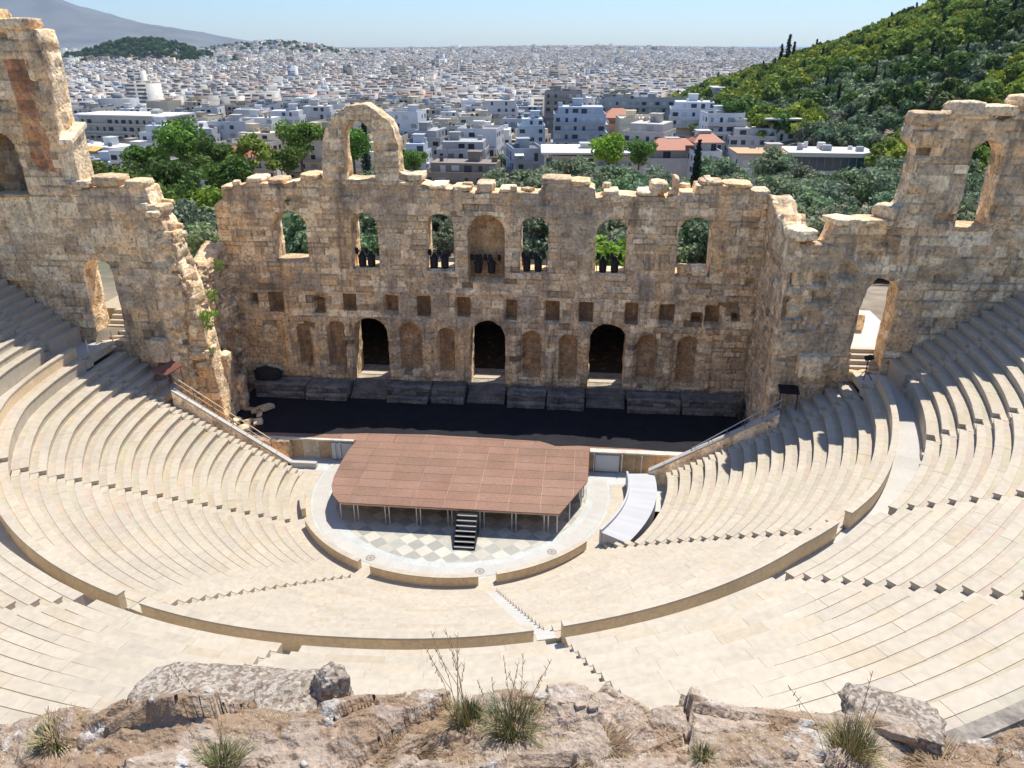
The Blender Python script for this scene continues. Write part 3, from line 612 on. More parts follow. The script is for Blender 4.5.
def solidL(u, z):
    x = u + XA; s = pL(x, z)
    for f in oL: s = np.minimum(s, -f(x, z))
    return s
def tintL(U, Z, col, sc):
    x = U + XA; col = col * .9 + .08 * np.array((.5, .4, .28)); br = ((np.abs(x + 28.9 + .05 * (Z - 25)) < .62 + .25 * hsh(sc, 1, 1)) & (Z > 20.5) & (Z < 27.6))[..., None]
    col = np.where(br, np.array((.25, .13, .075)) * (.8 + .5 * hsh(sc, 2, 5))[..., None], col)
    pal_ = ((x > -32.5) & (x < -29) & (Z > 16.3) & (Z < 18.8))[..., None]; col = np.where(pal_, np.array((.52, .44, .32)) * (.9 + .15 * hsh(sc, 6, 5))[..., None], col)
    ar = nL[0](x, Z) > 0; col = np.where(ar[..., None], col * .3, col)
    n = fbm(x * .3, Z * .3, 0, 44, 4); o = (sstep(.08, .4, n) * .45)[..., None]; col = col * (1 - o) + np.array((.45, .29, .16)) * o
    g = (sstep(.1, .4, fbm(x * .4 + 9, Z * .4, 0, 45, 4) + .4 * sstep(17, 19, Z) * (x > -27)) * .7)[..., None]; return col * (1 - g) + np.array((.23, .2, .17)) * g
TL = thing('left_side_wall', 'tall ruined side wall and tower at upper left with arched window and arched doorway', 'ruin')
ruin_wall('wall', (XA, 4.4), 0, 27.4, 4.5 - 4.5, 30.8, 1.9, solidL, reliefL, .13, 21, TL, tintf=tintL, side_lit_mul=1.2, st=(.42, .75, .7, 1.6))  # pale ashlar side faces, sunlight also put into their colour
T_ = [(-30.5, 30.2, 1.9, .6, 3), (-28.6, 29.6, 1.9, .7, 1), (-32.5, 30.4, 2.2, .6, 5), (-27.9, 29.7, .9, .5, 2), (-26.6, 19.7, 1.5, .5, 4), (-24.6, 19.9, 2.0, .7, 2), (-22.6, 19.7, 1.4, .6, 6), (-21.4, 18.0, 1.0, .6, 0), (-21.1, 16.0, 1.4, 1.0, 3), (-20.8, 15.1, 1.0, .8, 1), (-20.9, 14.1, 1.2, .7, 5), (-20.4, 13.1, .8, .7, 2), (-20.1, 11.6, .7, .7, 6), (-19.9, 10, .7, .6, 4), (-19.7, 7.5, .8, .7, 1)]
for i, (x, z, w_, h_, k) in enumerate(T_): rock('capstone', (x, 5.1, z), (w_, 1.7, h_), k, rg.uniform(-.1, .1), TL)
rg = random.Random(5)
for i in range(60):
    t = rg.random(); z = 18.6 - 12.5 * t; x = np.interp(z, [6, 12.4, 16.3, 18.7], [-19.9, -20.5, -21.2, -21.9]) + rg.uniform(-.5, .25)
    rock('broken_stone', (x, 4.3 + rg.uniform(0, 2.0), z), (rg.uniform(.5, 1.3), rg.uniform(.5, 1.0), rg.uniform(.35, .75)), i, rg.uniform(-.3, .3), TL, (rg.uniform(-.3, .3), rg.uniform(-.3, .3)))
# slanting stone roof block on the tower foot
bx0, bx1 = -27.3, -26.45
m = MB(); m.add([(bx0, 4.42, 18.9), (bx1, 4.5, 18.9), (bx1 - .05, 4.5, 22.3), (bx0, 4.42, 22.3), (bx0, 6.3, 18.9), (bx1, 6.25, 18.9), (bx1 - .05, 6.25, 23.2), (bx0, 6.3, 23.2)], [(0, 1, 2, 3), (4, 7, 6, 5), (1, 5, 6, 2), (0, 3, 7, 4)], (.50, .44, .34))
m.add([(bx0, 4.3, 22.3), (bx1 + .15, 4.3, 22.3), (bx1 + .15, 6.35, 23.25), (bx0, 6.35, 23.25), (bx0, 4.3, 22.6), (bx1 + .15, 4.3, 22.6), (bx1 + .15, 6.35, 23.55), (bx0, 6.35, 23.55)], [(0, 3, 2, 1), (4, 5, 6, 7), (0, 1, 5, 4), (1, 2, 6, 5), (2, 3, 7, 6), (0, 4, 7, 3)], (.56, .50, .40)); m.build('buttress', M['ruin'], TL)
rock('window_sill', (-31.5, 5.2, 18.88), (2.6, 2.0, .22), 2, parent=TL)
# broken pillars at the left parodos
Tp = thing('broken_pillars', 'leaning broken stone pillars and rubble at the left end of the stage', 'ruin')
for i, (x, y, w_, d_, h_, ti) in enumerate([(-20.3, 4.6, 1.3, 1.5, 5.2, .03), (-19.5, 6.2, 1.1, 1.1, 6.8, .04), (-19.0, 7.4, .8, .9, 4.4, .1)]):
    ruin_wall('pillar', (x - w_ / 2, y), 0, w_, -.2, h_, d_, lambda u, z, w_=w_, h_=h_: np.minimum(np.minimum(u, w_ - u) - .08, h_ - .1 - z - .3 * np.abs(u - w_ / 2)), None, .11, 70 + i, Tp, rough=2.0)
rg = random.Random(9)
for i in range(42):
    rock('rubble', (rg.uniform(-20.0, -16.6), rg.uniform(3.6, 7.8), rg.uniform(.4, 2.0)), (rg.uniform(.4, 1.2), rg.uniform(.4, 1.0), rg.uniform(.3, .8)), i, rg.uniform(0, 3), Tp, (rg.uniform(-.3, .3), rg.uniform(-.3, .3)))
# right analemma wall with tower
XR = 20.3
tR = [(20.9, -.2), (20.9, 17.0), (21.3, 17.6), (21.6, 16.6), (22.1, 16.3), (23.0, 16.7), (23.5, 18.3), (25.5, 18.2), (26.4, 18.2), (26.9, 18.9), (27.3, 19.5), (27.5, 22.7), (26.9, 23.2), (27.0, 24.1), (28.6, 24.4), (29.1, 24.9), (31.0, 24.7), (32.0, 24.3), (33, 25.0), (34.2, 25.2), (34.8, 29.5), (38, 30.2), (46, 30.2), (46, 8), (27, 4), (23, 0)]
pR = poly_sdf(tR); oR = [arch_sdf(30.6, 32.45, 18.1, 23.3), poly_sdf([(25.85, 8.3), (25.85, 12.6), (26.1, 14.1), (26.6, 14.8), (27.6, 14.8), (28.05, 14), (27.95, 8.3)])]
def solidR(u, z):
    x = u + XR; s = pR(x, z)
    for f in oR: s = np.minimum(s, -f(x, z))
    return s
def reliefR(u, z):
    x = u + XR; d = np.zeros(x.shape)
    for (a, b_, c, e, dd) in ((21.2, 23.5, 14.2, 15.0, .5), (22.2, 24.0, 13.1, 13.8, .45), (21.0, 22.3, 12.0, 13.4, .5), (24.2, 25.2, 14.8, 15.6, .45), (25.2, 26.8, 15.7, 16.5, .4), (22.3, 23.3, 11.2, 12.5, .35), (26.0, 27.0, 16.8, 17.5, .4)):
        d = np.maximum(d, dd * np.clip(rect_sdf(a, b_, c, e)(x, z) / .08 + .5, 0, 1))
    return d - .45 * np.clip((15.0 - z) / 8, 0, .5) * (x < 24.5)
def tintR(U, Z, col, sc):
    x = U + XR; n = fbm(x * .35, Z * .35, 0, 54, 4); o = (sstep(.1, .4, n) * .4)[..., None]; col = col * (1 - o) + np.array((.46, .31, .18)) * o
    g = (sstep(.0, .35, fbm(x * .45 + 4, Z * .45, 0, 55, 4) + .35 * (x < 25) - .1) * .7)[..., None]; col = col * (1 - g) + np.array((.24, .205, .17)) * g
    pw = ((x > 30.4) & (x < 32.9) & (Z > 17.0) & (Z < 18.1))[..., None]; return np.where(pw, np.array((.50, .45, .37)), col)
TR = thing('right_side_wall', 'ruined side wall and tower on the right with a tall arched window and bright doorway', 'ruin')
ruin_wall('wall', (XR, 3.4), 0, 25.6, 0, 30.6, 1.75, solidR, reliefR, .125, 31, TR, tintf=tintR, rough=1.4, st=(.38, .7, .55, 1.4))
for i, (x, z, w_, h_, k) in enumerate([(27.9, 24.4, 1.9, .8, 2), (29.9, 25.0, 1.7, .8, 4), (31.6, 24.9, 2.1, .6, 1), (33.4, 25.3, 1.8, .9, 6), (28.0, 23.3, 1.5, .9, 3), (35.5, 25.6, 2, .6, 0), (21.6, 17.4, 1.4, .7, 5), (22.5, 16.6, 1.3, .7, 2), (23.9, 18.3, 1.4, .4, 1), (25.4, 18.3, 1.8, .4, 6), (26.8, 18.9, 1.1, .8, 4), (27.3, 15.0, 1.2, .7, 2), (26.4, 18.2, 1.3, .6, 3)]): rock('capstone', (x, 4.2, z), (w_, 1.8, h_), k, .05 * i, TR)
rock('window_sill', (31.5, 4.2, 18.05), (2.3, 1.9, .3), 2, parent=TR)
T = thing('right_return_wall', 'tall narrow return wall of warm stone at the right end of the stage', 'ruin')
_rr = poly_sdf([(-1, -.5), (-1, 18.5), (1, 18.3), (3, 17.6), (4.5, 17.9), (6, 16.9), (8.0, 17.2), (8.8, 16.4), (9.2, -.5)])
ruin_wall('wall', (21.2, 12.15), -math.pi / 2, 8.7, -.3, 18.8, 1.5, _rr, None, .125, 41, T, rough=1.5)
# ------------------------------------------------------------------ stage and platform
M['deckred'] = mat('stage_boards', (.275, .16, .11), .75, n1=(.5, .10), n2=(5, .12), bump=None, coords='World', spots=[(.8, .55, .72, (.32, .22, .19), .45)])
SZ = 1.6
T = thing('stage_floor', 'wide red-brown boarded stage with a pale front wall before the ruin', 'stage')
m = MB(); rg = random.Random(4)
def panels(m, x0, x1, y0, y1, z, px, py, inside=None, g=.014):
    y = y0; k = 0
    while y < y1 - .01:
        x = x0 - (k % 2) * px / 2 * 0
        while x < x1 - .01:
            xa, xb, ya, yb = max(x, x0) + g, min(x + px, x1) - g, y + g, min(y + py, y1) - g
            if inside is None or inside((xa + xb) / 2, (ya + yb) / 2):
                t = rg.uniform(.86, 1.08); q = rg.uniform(.97, 1.03); m.box(xa, xb, ya, yb, z - .05, z + rg.uniform(-.002, .002), (t, t * q, t * q))
            x += px
        y += py; k += 1
panels(m, -19.9, 20.6, 3.0, 12.1, SZ, 2.05, 1.02); m.build('boards', M['deckred'], T)
m = MB(); m.box(-19.9, 20.6, 3.02, 12.1, 1.3, SZ - .06, (.9, .8, .7)); m.build('joint_base', M['concrete'], T)
m = MB()
x = -17.5
while x < 20.5:
    x2 = min(x + rg.uniform(.9, 1.6), 20.5); m.box(x + .01, x2 - .01, 2.95, 3.5, -.3, 1.50, rg.choice([(.95, .84, .66), (.85, .72, .54), (1, .92, .78), (.75, .6, .42)])); x = x2
m.build('front_wall', M['concrete'], T)
m = MB(); m.box(-17.6, -8.5, 2.86, 3.12, 1.50, 1.62, (1.1, 1.08, 1.05)); m.box(8.9, 17.0, 2.86, 3.4, 1.50, 1.62, (1.1, 1.08, 1.05)); m.build('edge_coping', M['concrete'], T)
for k, (x0, x1) in enumerate(((-10.2, -8.6), (9.3, 11.0))):
    m = MB(); m.box(x0, x1, 2.80, 2.93, .1, 1.40, (1.05, 1.08, 1.1)); m.build('white_panel', M['ramp'], T)
for x in (-9.9, -9.5, 9.2, 11.2, 12.6): 
    m = MB(); m.tube([(x, 2.7, 0), (x, 2.7, 1.5)], .045); m.build('post', M['metal'], T)
rock('old_stone', (-14.6, 2.9, .75), (2.6, .9, 1.6), 2, parent=T)
m = MB(); ed = [(-19.6, 3.45), (-16.7, 3.6), (-10.6, 3.84), (-8, 4.2), (-5.3, 4.32), (-3.2, 4.45), (-1.2, 4.36), (1.5, 4.33), (3.2, 4.22), (5.2, 4.18), (5.9, 3.8), (6.4, 3.5), (8.1, 3.72), (9.6, 3.66), (12.5, 3.63), (14.5, 3.35), (16.7, 3.2), (19.3, 3.75), (20.5, 3.8)]  # near-black sheet shaped like the wall's shadow, shade put into its colour
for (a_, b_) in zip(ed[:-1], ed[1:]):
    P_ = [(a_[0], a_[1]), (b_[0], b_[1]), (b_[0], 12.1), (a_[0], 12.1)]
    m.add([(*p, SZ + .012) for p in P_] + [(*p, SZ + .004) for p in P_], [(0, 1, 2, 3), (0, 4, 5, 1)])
M['stage_shade'] = mat('stage_shade_sheet', (.016, .016, .02), .75, n1=(.6, .2), n2=(4, .2), bump=(2, .3, .02), coords='World', spec=.15)
m.build('stage_shade_sheet', M['stage_shade'], label='near-black sheet over the stage up to the ruin wall, its colour standing for shade', cat='shade sheet')
T = thing('platform', 'raised red-brown temporary platform with a curved left edge standing over the orchestra', 'stage platform')
outline = [(-8.3, 3.0), (-8.45, 1.8), (-8.5, -.2), (-8.4, -2.2), (-8.2, -3.4), (-7.75, -4.5), (-7.1, -5.3), (7.0, -5.35), (7.9, -3.2), (8.75, -1.2), (8.85, 3.0)]
_po = poly_sdf(outline)
def clip_poly(P, Q):
    """clip convex cell P by the convex outline Q"""
    def cl(S, a, b):
        o = []
        for i in range(len(S)):
            p, q = S[i - 1], S[i]; f = lambda c: (b[0] - a[0]) * (c[1] - a[1]) - (b[1] - a[1]) * (c[0] - a[0])
            fp, fq = f(p), f(q)
            if (fp >= 0) != (fq >= 0): t = fp / (fp - fq); o.append((p[0] + (q[0] - p[0]) * t, p[1] + (q[1] - p[1]) * t))
            if fq >= 0: o.append(q)
        return o
    for i in range(len(Q)):
        P = cl(P, Q[i - 1], Q[i])
        if len(P) < 3: return []
    return P
m = MB(); hull = outline; y = -5.4; k = 0
while y < 3.0:
    x = -8.62
    while x < 9:
        P = clip_poly([(x + .014, y + .014), (x + 2.04, y + .014), (x + 2.04, min(3, y + 1.03)), (x + .014, min(3, y + 1.03))], hull)
        if P:
            t = rg.uniform(.88, 1.08); q = rg.uniform(.96, 1.04); n = len(P); m.add([(*p, SZ + .012) for p in P] + [(*p, SZ - .05) for p in P], [tuple(range(n)), tuple(range(n, 2 * n))[::-1]] + [(i, i + n, (i + 1) % n + n, (i + 1) % n) for i in range(n)], (t, t * q, t * q))
        x += 2.055
    y += 1.045; k += 1
m.build('boards', M['deckred'], T)
m = MB(); n = len(hull); sh = [(p[0] * .993, p[1] * .993 if p[1] < 0 else p[1]) for p in hull]
m.add([(*p, SZ - .03) for p in sh] + [(*p, SZ - .17) for p in sh], [tuple(range(n)), tuple(range(n, 2 * n))[::-1]] + [(i, i + n, (i + 1) % n + n, (i + 1) % n) for i in range(n)], (.95, .75, .65)); m.build('frame', M['concrete'], T)
leg = MB(); leg.tube([(0, 0, 0), (0, 0, SZ - .16)], .045, 8); leg.tube([(0, 0, 0), (0, 0, .02)], .08, 8); LM = leg.mesh('leg', M['metal'])
nleg = 0
for yy in (-5.0, -3.1, -1.1, 1.0):
    for i in range(9):
        x = -8.2 + 2.05 * i
        for dx in ((-.12, .14) if yy < -2 else (0,)):
            if _po(np.array([x + dx]), np.array([yy]))[0] > .12: link('leg', LM, T, loc=(x + dx, yy, .0)); nleg += 1
for (x, y) in ((-7.2, -4.85), (6.85, -5.1), (7.6, -3.6), (8.3, -1.9), (8.5, -.6)): link('leg', LM, T, loc=(x, y, 0))
T = thing('portable_steps', 'black portable steps with pale tread edges against the front of the platform', 'steps')
for q in range(7):
    z = 1.42 - .205 * q; y = -5.5 - .27 * q; m = MB(); m.box(.62, 1.86, y - .27, y, z - .04, z); m.build('tread', M['black'], T)
    m = MB(); m.box(.62, 1.86, y - .285, y - .235, z - .05, z + .006); m.build('tread_edge', M['ramp'], T)
for x in (.56, 1.86):
    m = MB(); m.add([(x, -5.45, 1.5), (x + .06, -5.45, 1.5), (x + .06, -7.4, .12), (x, -7.4, .12), (x, -5.45, .0), (x + .06, -5.45, .0), (x + .06, -7.45, 0), (x, -7.45, 0)], [(0, 1, 2, 3), (4, 7, 6, 5), (0, 3, 7, 4), (1, 5, 6, 2), (3, 2, 6, 7), (0, 4, 5, 1)]); m.build('side_panel', M['black'], T)
m = MB(); m.box(.62, 1.86, -7.3, -5.5, .0, .1); m.build('base', M['black'], T)
# spotlights in the upper windows
def light_body():
    m = MB(); m.tube([(0, 0, 0), (0, 0, .05), (0, 0, .25), (0, 0, .9), (0, 0, 1.05), (0, 0, 1.16), (0, 0, 1.3)], [.14, .27, .31, .29, .2, .11, .09], 12); return m.mesh('lamp_body', M['black'])
def small_light():
    m = MB(); m.tube([(0, 0, -.3), (0, 0, -.25), (0, -.02, 0), (0, -.08, .18), (0, -.1, .22)], [.05, .13, .15, .12, .06], 10); return m.mesh('lamp_head', M['black'])
LB, SL = light_body(), small_light()
ym = MB(); ym.tube([(-.33, 0, .75), (-.33, 0, 1.2), (0, 0, 1.45), (.33, 0, 1.2), (.33, 0, .75)], .03); YM = ym.mesh('yoke', M['black'])
wn_ = ['second window from the left', 'third window from the left', 'blind central arch', 'window right of the central arch', 'window under the bright green tree']
for wi, (x0, x1, z0, bigs, smalls) in enumerate(((-10.23, -8.12, 12.1, (.62, 1.35), (.2, 1.0, 1.95)), (-4.27, -2.12, 12.1, (.45, 1.3), (.12, .85, 1.6)), (-1.0, 1.77, 11.8, (.7, 1.75), (.2, .55, .85, 1.25, 1.6, 2.35)), (3.01, 5.16, 12.05, (.5, 1.4), (.2, .8, 1.2, 1.85)), (8.83, 11.21, 12.1, (.6, 1.5), (.2, .95, 1.25, 1.9)))):
    y = YS + (.55 if wi != 2 else .5)
    m = MB(); m.tube([(x0 + .05, y, z0 + 1.25), (x1 - .05, y, z0 + 1.25)], .03); m.tube([(x0 + .05, y, z0 + .1), (x1 - .05, y, z0 + .1)], .03)
    for xx in (x0 + .12, x1 - .12): m.tube([(xx, y, z0), (xx, y, z0 + 1.3)], .03)
    m.build('lamp_rail', M['rail'], label='dark pipe rail carrying stage lamps in the ' + wn_[wi], cat='rail', group='pipe rails in the windows')
    for q, dx in enumerate(bigs):
        T = thing('stage_lamp', '%s large black bell-shaped stage lamp in the %s' % (('left', 'right')[q], wn_[wi]), 'stage lamp', (x0 + dx, y - .12, z0 + .06), 0, 'large black stage lamps')
        link('lamp_body', LB, T); link('yoke', YM, T)
    for q, dx in enumerate(smalls):
        link('small_lamp', SL, None, loc=(x0 + dx, y - .05, z0 + 1.35), label='small black lamp clamped on the pipe rail of the %s' % wn_[wi], cat='stage lamp', group='small black lamps on the pipe rails, ' + wn_[wi])
# black lump added in place of a dark round void, left of stage
link('dark_void', rock_mesh('dark_void', 2.0, 1.1, 1.1, 77, M['void_black'], 9, .2, .7), None, loc=(-18.1, 11.4, 3.0), label='black rounded lump standing for a dark void at the wall foot on the left ledge', cat='dark void')
# small things on the sides
m = MB(); m.add([(-22.3, 1.6, 7.2), (-21.2, 1.5, 7.0), (-20.3, 2.3, 7.45), (-21.2, 2.6, 7.7), (-22.3, 1.6, 7.12), (-21.2, 1.5, 6.92), (-20.3, 2.3, 7.37), (-21.2, 2.6, 7.62)], [(0, 1, 2, 3), (4, 7, 6, 5), (0, 4, 5, 1), (1, 5, 6, 2), (2, 6, 7, 3), (3, 7, 4, 0)])
for x, y, z in ((-22.1, 1.7, 7.1), (-21.2, 1.6, 7.0), (-20.5, 2.3, 7.4)): m.tube([(x, y, 5.9), (x, y, z)], .03)
m.build('brown_awning_panel', mat('brown_panel', (.22, .09, .06), .6, n1=None, n2=None, bump=None), label='small tilted red-brown panel over the top of the left coping', cat='canopy')
m = MB(); m.add([(21.3, 2.2, 7.1), (22.6, 2.1, 7.1), (22.7, 3.2, 7.3), (21.4, 3.3, 7.3), (21.3, 2.2, 7.04), (22.6, 2.1, 7.04), (22.7, 3.2, 7.24), (21.4, 3.3, 7.24)], [(0, 1, 2, 3), (4, 7, 6, 5), (0, 4, 5, 1), (1, 5, 6, 2), (2, 6, 7, 3), (3, 7, 4, 0)])
for x, y, z in ((21.4, 2.3, 7.05), (22.5, 2.2, 7.05)): m.tube([(x, y, 5.6), (x, y, z)], .03)
m.build('black_canopy', M['black'], label='small black canopy at the top of the right handrail', cat='canopy')
rock('stone_box', (-22.5, 3.6, 8.1), (1.3, 1.1, 1.7), 4, label='upright tan stone block standing against the wall base at left', cat='stone block')
rock('stone_box', (23.1, 2.8, 8.9), (1.5, 1.0, 1.5), 1, label='tan stone block against the wall base beside the black canopy', cat='stone block')
for (x, y, lb) in ((-26.7, 1.6, 'thin barrier post nearer the stairs before the left arched doorway'), (-26.0, 3.5, 'thin barrier post nearer the wall before the left arched doorway'), (26.7, .6, 'thin metal post on the shaded right walkway')):
    m = MB(); m.tube([(0, 0, 0), (0, 0, 1.15)], .035); m.tube([(0, 0, 0), (0, 0, .03)], .18, 12); m.tube([(0, 0, 1.13), (0, 0, 1.2)], .05); m.build('barrier_post', M['metal'], loc=(x, y, 8.2), label=lb, cat='post', group='thin posts by the side doorways')
T = thing('tripod_lamp', 'black lamp on a tripod stand in front of the bright right doorway', 'stage lamp', (26.6, 2.3, 8.2))
m = MB(); m.tube([(0, 0, .5), (0, 0, 1.5)], .035)
m.build('pole', M['black'], T)
for k in range(3): 
    m = MB(); a = k * 2.1; m.tube([(0, 0, .7), (.5 * math.cos(a), .5 * math.sin(a), 0)], .025); m.build('leg', M['black'], T)
m = MB(); m.tube([(-.25, 0, 1.5), (-.2, 0, 1.52), (.1, 0, 1.6), (.28, 0, 1.64)], [.08, .18, .2, .14], 10); m.build('lamp_head', M['black'], T)
# steps and sunlit passages behind the side doorways
for sgn, xc, y0, lb in ((-1, -26.1, 4.9, 'sunlit stone steps climbing inside the left arched doorway'), (1, 26.9, 3.9, 'sunlit stone steps inside the bright right doorway')):
    T = thing('doorway_steps', lb, 'steps')
    for q in range(6 if sgn < 0 else 4):
        m = MB(); m.box(xc - 1.6, xc + 1.6, y0 + .42 * q, y0 + .42 * (q + 1) + (0 if q < 3 else .02), 7.9, 8.2 + .27 * (q + 1), (1, .98, .95)); m.build('step', M['marble'], T)
m = MB(); m.box(24.8, 30.5, 5.6, 14, 8.6, 9.24, (1.1, 1.1, 1.1)); m.build('passage_floor_right', M['marble_white'], kind='structure')
m = MB(); m.box(-29.5, -24.2, 7.45, 14, 8.9, 9.8, (.9, .85, .75)); m.build('passage_floor_left', M['marble'], kind='structure')
rock('fallen_block', (27.6, 9.5, 9.9), (1.6, 1.2, 1.3), 5, label='tan stone block seen through the bright right doorway', cat='stone block')
# ------------------------------------------------------------------ leaves and trees
def translucent(m, f):
    t = m.node_tree; p = t.nodes['Principled BSDF']; tr = t.nodes.new('ShaderNodeBsdfTranslucent'); mx = t.nodes.new('ShaderNodeMixShader'); mx.inputs[0].default_value = f
    t.links.new(p.inputs['Base Color'].links[0].from_socket, tr.inputs[0]); t.links.new(p.outputs[0], mx.inputs[1]); t.links.new(tr.outputs[0], mx.inputs[2]); t.links.new(mx.outputs[0], t.nodes['Material Output'].inputs[0])
translucent(M['leaf'], .25)
def leaf_cloud(centers, radii, n, size, seed, flat=.75, col=None, up=.35):
    rg = np.random.default_rng(seed); C = np.repeat(np.arange(len(centers)), n); cc = np.asarray(centers)[C]; rr = np.asarray(radii)[C][:, None]
    d = rg.normal(size=(len(C), 3)); d /= np.linalg.norm(d, axis=1, keepdims=True); rad_ = rg.random((len(C), 1)) ** .35
    P = cc + d * rr * rad_ * np.array((1, 1, flat))
    a = rg.normal(size=P.shape) + d * 1.2 + np.array((0, 0, up)); a /= np.linalg.norm(a, axis=1, keepdims=True)
    t = np.cross(a, rg.normal(size=P.shape)); t /= np.linalg.norm(t, axis=1, keepdims=True) + 1e-9; b = np.cross(a, t)
    s = size * (.6 + .8 * rg.random((len(C), 1))); V = np.stack([P - t * s, P - b * s * .6, P + t * s, P + b * s * .6], 1).reshape(-1, 3)
    F = np.arange(len(V)).reshape(-1, 4); k = hsh(C, seed, 1.3); c = np.array(col) * (.78 + .45 * k)[:, None] * (.85 + .3 * rg.random((len(C), 1)))
    return V, F, c
GREEN = (.12, .19, .04); OLIVE = (.25, .31, .17); PINE = (.25, .33, .06); DARK = (.035, .055, .03); BRIGHT = (.15, .26, .03)
def crown_clumps(kind, rg):
    if kind == 'cypress': return [((rg.normal(0, .07), rg.normal(0, .07), z), .85 * (1 - (z / 11.4) ** 2.2) + .10) for z in np.linspace(.6, 11, 34)]
    if kind == 'pine': return [((r * math.cos(a), r * math.sin(a), 6.9 - .42 * r * r + rg.uniform(-.3, .3)), rg.uniform(.8, 1.35)) for r, a in [(3.0 * rg.random() ** .6, rg.uniform(0, 6.3)) for _ in range(20)]]
    if kind == 'olive': return [((r * math.cos(a), r * math.sin(a), 3.3 + rg.uniform(-1.2, 1.2)), rg.uniform(.8, 1.35)) for r, a in [(rg.uniform(0, 2.5), rg.uniform(0, 6.3)) for _ in range(18)]]
    return [((r * math.cos(a), r * math.sin(a), 5.2 + rg.uniform(-2.4, 2.6) * (1 - r / 4)), rg.uniform(1.0, 1.7)) for r, a in [(rg.uniform(0, 2.7), rg.uniform(0, 6.3)) for _ in range(22)]]
PROTO = {}
def make_tree(kind, variant, n, size, col):
    rg = np.random.default_rng(hash((kind == 'pine', kind == 'olive', kind == 'cypress', variant)) % 1000 + variant)
    cl = crown_clumps(kind, rg); V, F, C = leaf_cloud([c for c, r in cl], [r for c, r in cl], n, size, variant, .7, (1, 1, 1)); C = C * np.array(col)
    crown = npmesh('crown', V, F, C, M['leaf']); m = MB(); H = max(c[2] for c, r in cl)
    hh = H * (.9 if kind == 'cypress' else .75); m.tube([(0, 0, -1.5), (.05, 0, hh * .4), (-.05, .08, hh)], [.26, .17, .06], 7)
    if kind != 'cypress':
        for c, r in cl[::3]: m.tube([(0, 0, hh * rg.uniform(.3, .6)), (c[0] * .5, c[1] * .5, c[2] * .8), tuple(c)], [.09, .06, .02], 5)
    trunk = m.mesh('trunk', M['bark']); return crown, trunk
for kind, n, size, col in (('pine', 130, .30, PINE), ('olive', 120, .21, OLIVE), ('cypress', 80, .17, DARK), ('broad', 140, .26, GREEN)):
    for v in range(3 if kind != 'cypress' else 2): PROTO[(kind, v)] = make_tree(kind, v, n, size, col)
FARP = {}
for kind, n, size, col in (('pine', 34, .62, PINE), ('olive', 30, .5, OLIVE), ('cypress', 14, .42, DARK), ('broad', 30, .6, GREEN)):
    for v in range(3): FARP[(kind, v)] = make_tree(kind, v + 5, n, size, col)
def tree(kind, x, y, z, s, label, group, far=False, c=(1, 1, 1), sz=None, rg=random):
    P = (FARP if far else PROTO); k = (kind, rg.randrange(3 if (far or kind != 'cypress') else 2)); crown, trunk = P[k]
    T = link({'pine': 'pine_tree', 'olive': 'olive_tree', 'cypress': 'cypress_tree', 'broad': 'leafy_tree'}[kind], None, None, loc=(x, y, z), rot=(0, 0, rg.uniform(0, 6.28)), label=label, cat='tree', group=group, scale=(s, s, s * (sz or 1)))
    o = link('crown', crown, T); o.color = (*[q * rg.uniform(.88, 1.12) for q in c], 1); link('trunk', trunk, T); return T
def H1(x, y): return float(terr(np.array([x], float), np.array([y], float))[0])
RT = random.Random(21)
